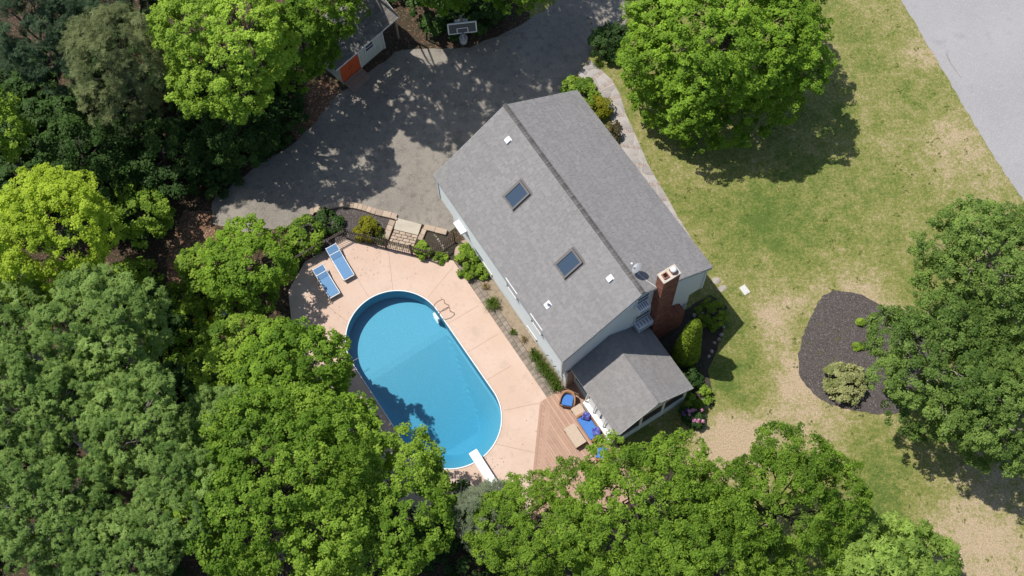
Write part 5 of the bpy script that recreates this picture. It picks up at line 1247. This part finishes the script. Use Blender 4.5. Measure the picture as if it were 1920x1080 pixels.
for u_, (gx, zc, r_, lab) in zip(range(9), [((-18.86, 20.80, 7.8), 7.8, 3.5, HK[0][4]), ((-21.72, 17.13, 8.2), 8.2, 3.3, HK[1][4]), ((-17.15, 15.91, 8), 8, 3.1, HK[2][4]), ((-13.43, 16.06, 6.6), 6.6, 2.5, HK[3][4]), ((-14.80, 12.58, 8.2), 8.2, 3.0, HK[4][4]), ((-20.62, 12.20, 8.4), 8.4, 3.4, HK[5][4]), ((-17.24, 9.66, 8), 8, 3.0, HK[6][4])]):
    tree('hickory_tree', 'dull green ' + lab, gx, zc, r_ * .87, r_ * .9, 'hickory', k=15, trunk_r=.2, bark='paleb', frac=.34, core=.5, share='hickory%d' % (u_ % 2), group='hickories of the left woods')
tree('hickory_tree', 'dull green hickory cut by the left edge under the yellow green maple', (-23.91, 21.56, 7), 7, 2.4, 2.4, 'hickory', trunk_r=.16, bark='paleb', share='hickory0', group='hickories of the left woods')
tree('maple_tree', 'glowing yellow green maple at the left picture edge', (-22.08, 26.15, 7), 7, 2.8, 3.6, 'yellow', ry=3.2, k=16, trunk_r=.2, frac=.44, hmin=-.8)
tree('maple_tree', 'sliver of bright maple cut by the left edge above the yellow one', (-25.99, 32.50, 7), 7, 1.8, 2.4, 'bright', k=8, trunk_r=.16)
tree('pine_tree', 'olive tinted pine in the upper left woods', (-19.24, 35.00, 7.5), 7.5, 2.5, 4.6, 'pine', k=14, trunk_r=.2, cat='pine', frac=.36)
tree('spruce_tree', 'dark green spruce in the top left corner', (-23.38, 37.22, 7.5), 7.5, 2.7, 4.2, 'spruce', k=12, trunk_r=.2, cat='spruce', frac=.38)
tree('spruce_tree', 'dark spruce between the corner spruce and the bright maple, at the top edge', (-19.55, 39.91, 7.5), 7.5, 2.4, 4.0, 'spruce', k=10, trunk_r=.2, cat='spruce', frac=.38)
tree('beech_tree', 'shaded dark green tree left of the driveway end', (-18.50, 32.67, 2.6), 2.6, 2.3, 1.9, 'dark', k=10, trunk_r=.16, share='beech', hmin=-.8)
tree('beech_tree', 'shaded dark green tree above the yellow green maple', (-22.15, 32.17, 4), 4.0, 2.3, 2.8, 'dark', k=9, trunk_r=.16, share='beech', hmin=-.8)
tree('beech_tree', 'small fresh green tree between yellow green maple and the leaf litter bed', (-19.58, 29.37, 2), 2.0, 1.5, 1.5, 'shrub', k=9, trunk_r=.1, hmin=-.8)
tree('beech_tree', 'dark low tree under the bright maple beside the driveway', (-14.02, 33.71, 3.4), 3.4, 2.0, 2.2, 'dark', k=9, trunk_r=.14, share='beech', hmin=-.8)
tree('maple_tree', 'bright yellow tinged maple at the top left of the driveway', (-13.56, 35.25, 8.2), 8.2, 3.4, 3.9, 'bright', k=20, trunk_r=.26, frac=.40, hmin=-.8)
tree('maple_tree', 'green maple overhanging the left end of the shed roof', (-9.07, 39.70, 4.6), 4.6, 1.9, 1.6, 'maple', k=11, trunk_r=.16, frac=.42, foot=(-2.6, .6))
tree('maple_tree', 'green maple with low limbs left of the red shed door', (-10.80, 37.37, 5.2), 5.0, 2.0, 3.6, 'maple', k=13, trunk_r=.14, frac=.42, hmin=-.9, foot=(-1.2, .8))
tree('maple_tree', 'green maple at the top edge above the basketball hoop', (-2.06, 41.56, 6.2), 6.0, 2.7, 2.6, 'maple', k=13, trunk_r=.2, foot=(1.5, 4.0), frac=.4)
tree('maple_tree', 'dark green maple at the top edge between hoop and driveway', (1.03, 41.23, 6.2), 5.6, 2.2, 2.8, 'maple', k=11, trunk_r=.2, foot=(0, 3.2), frac=.42)
for gx, zc, r_, lab in (((-6.45, 39.77, 12), 12, 3.0, 'maple standing beyond the top edge behind the shed'), ((-9.12, 39.17, 12), 12, 2.9, 'maple standing beyond the top edge left of the shed'), ((-4.20, 41.06, 12), 12, 3.1, 'maple standing beyond the top edge behind the hoop'), ((-1.66, 43.56, 11), 11, 3.2, 'maple standing beyond the top edge by the driveway mouth'), ((1.01, 43.69, 9), 9, 3.0, 'maple standing beyond the top edge right of the hoop'), ((-8.28, 38.16, 12), 12, 2.4, 'maple standing beyond the top edge between shed and bright maple'), ((-16.38, 40.95, 8.5), 8.5, 3.2, 'maple standing beyond the top edge behind the spruces')):
    tree('maple_tree', 'green ' + lab, gx, zc, r_, 3.2, 'maple', k=12, trunk_r=.2, frac=.36, cover=.68, inner=0, share='far_maple', foot=(.5, 5.6))
tree('dogwood_tree', 'small dense tree left of the sun loungers', (-13.63, 25.59, 2.6), 2.6, 2.15, 2.3, 'maple', k=13, trunk_r=.12, hmin=-.8)
tree('hawthorn_tree', 'low pale green bushy tree on the leaf litter slope', (-16.01, 26.12, 1.8), 1.8, 1.3, 1.5, 'shrub', k=7, trunk_r=.08)
tree('juniper_tree', 'grey green feathery juniper at the foot of the diving board', (-1.89, 11.90, 3.3), 3.3, 1.4, 2.8, 'juniper', k=12, trunk_r=.1, cat='juniper')
tree('maple_sapling', 'young bright sapling poking up between hickories and pool trees', (-14.02, 20.41, 3), 3, 1.9, 2.0, 'shrub', k=8, trunk_r=.08)

# tangle of dead branches
def dead():
    q = (-12.37, 11.90, 2.5); t = thing('dead_branches', 'tangle of bare pinkish dead branches between the hickories and bright maple', 'branches', (q[0], q[1], 0)); rng = np.random.default_rng(3)
    for i in range(9):
        a = rng.uniform(0, 6.28); mb = MB(); e = (math.cos(a) * 1.8, math.sin(a) * 1.8, rng.uniform(2.5, 5)); p = limb_path(rng, (0, 0, .3), e, 6, .35); mb.tube(p, [.06, .05, .04, .032, .024, .016, .008], 5)
        for j in range(6):
            s_ = p[int(rng.integers(2, 6))]; mb.tube(limb_path(rng, s_, s_ + Vector(rng.normal(size=3).tolist()) * .7, 3, .4), [.022, .016, .011, .005], 4)
        mb.build('branch', M['deadwood'], t)
dead()

# weeds scattered through the lawn
def weeds():
    rng = np.random.default_rng(21); lb = []
    while len(lb) < 360:
        x, y = rng.uniform(4, 27), rng.uniform(-2, 44)
        if x < 23.2 + (41.4 - y) * .33 and in_poly(x, y, LAWN) and (x - HF.x) * BX.x + (y - HF.y) * BX.y > 10 or (in_poly(x, y, LAWN) and y < 21): q = rng.uniform(.05, .16); lb.append((x, y, .02, q, q, .035))
    pos, nrm, tan, L, W, tone = leaf_cloud(rng, lb, .07, 9, .06, .5, cover=1.3, zmin=-.1, seam=.1)
    pos[:, 2] = np.clip(pos[:, 2] * .4, .012, .07); tag(leaf_object('lawn_weeds', pos, nrm, tan, L, W, tone, M['turf']), kind='stuff')
weeds()

def litter():
    rng = np.random.default_rng(5); P = []
    for (x, y), r, n, z in (((-9.43, 22.91, 0)[:2], 1.4, 60, .068), ((-7.51, 18.39, 0)[:2], 1.0, 40, .068), ((-2.19, 14.70, 0)[:2], 1.4, 50, .068), ((0.65, 17.02, 0)[:2], 2.5, 14, .068), ((-4.52, 26.27, 0)[:2], 2.5, 8, .068), ((-7.68, 27.11, 0)[:2], 1.2, 30, .068)):
        for _ in range(n):
            a, q = rng.uniform(0, 6.283), r * math.sqrt(rng.uniform()); p = Vector((x + q * math.cos(a), y + q * math.sin(a)))
            ax = Vector((math.cos(PA), math.sin(PA))); u = max(-PHL, min(PHL, (p - PC).dot(ax))); d_ = (p - PC - ax * u).length
            if d_ > PR + .1 and in_poly(p.x, p.y, deck_out): P.append((p.x, p.y, z))
    N = len(P); nr = unit(rng.normal(size=(N, 3)) * .25 + np.array([0, 0, 1])); tn = unit(np.cross(nr, rng.normal(size=(N, 3)))); L = rng.uniform(.05, .10, N)
    tag(leaf_object('fallen_leaves', np.array(P), nr, tn, L, L * .6, rng.uniform(0, .6, N), M['straw'], fold=.04), kind='stuff')
litter()
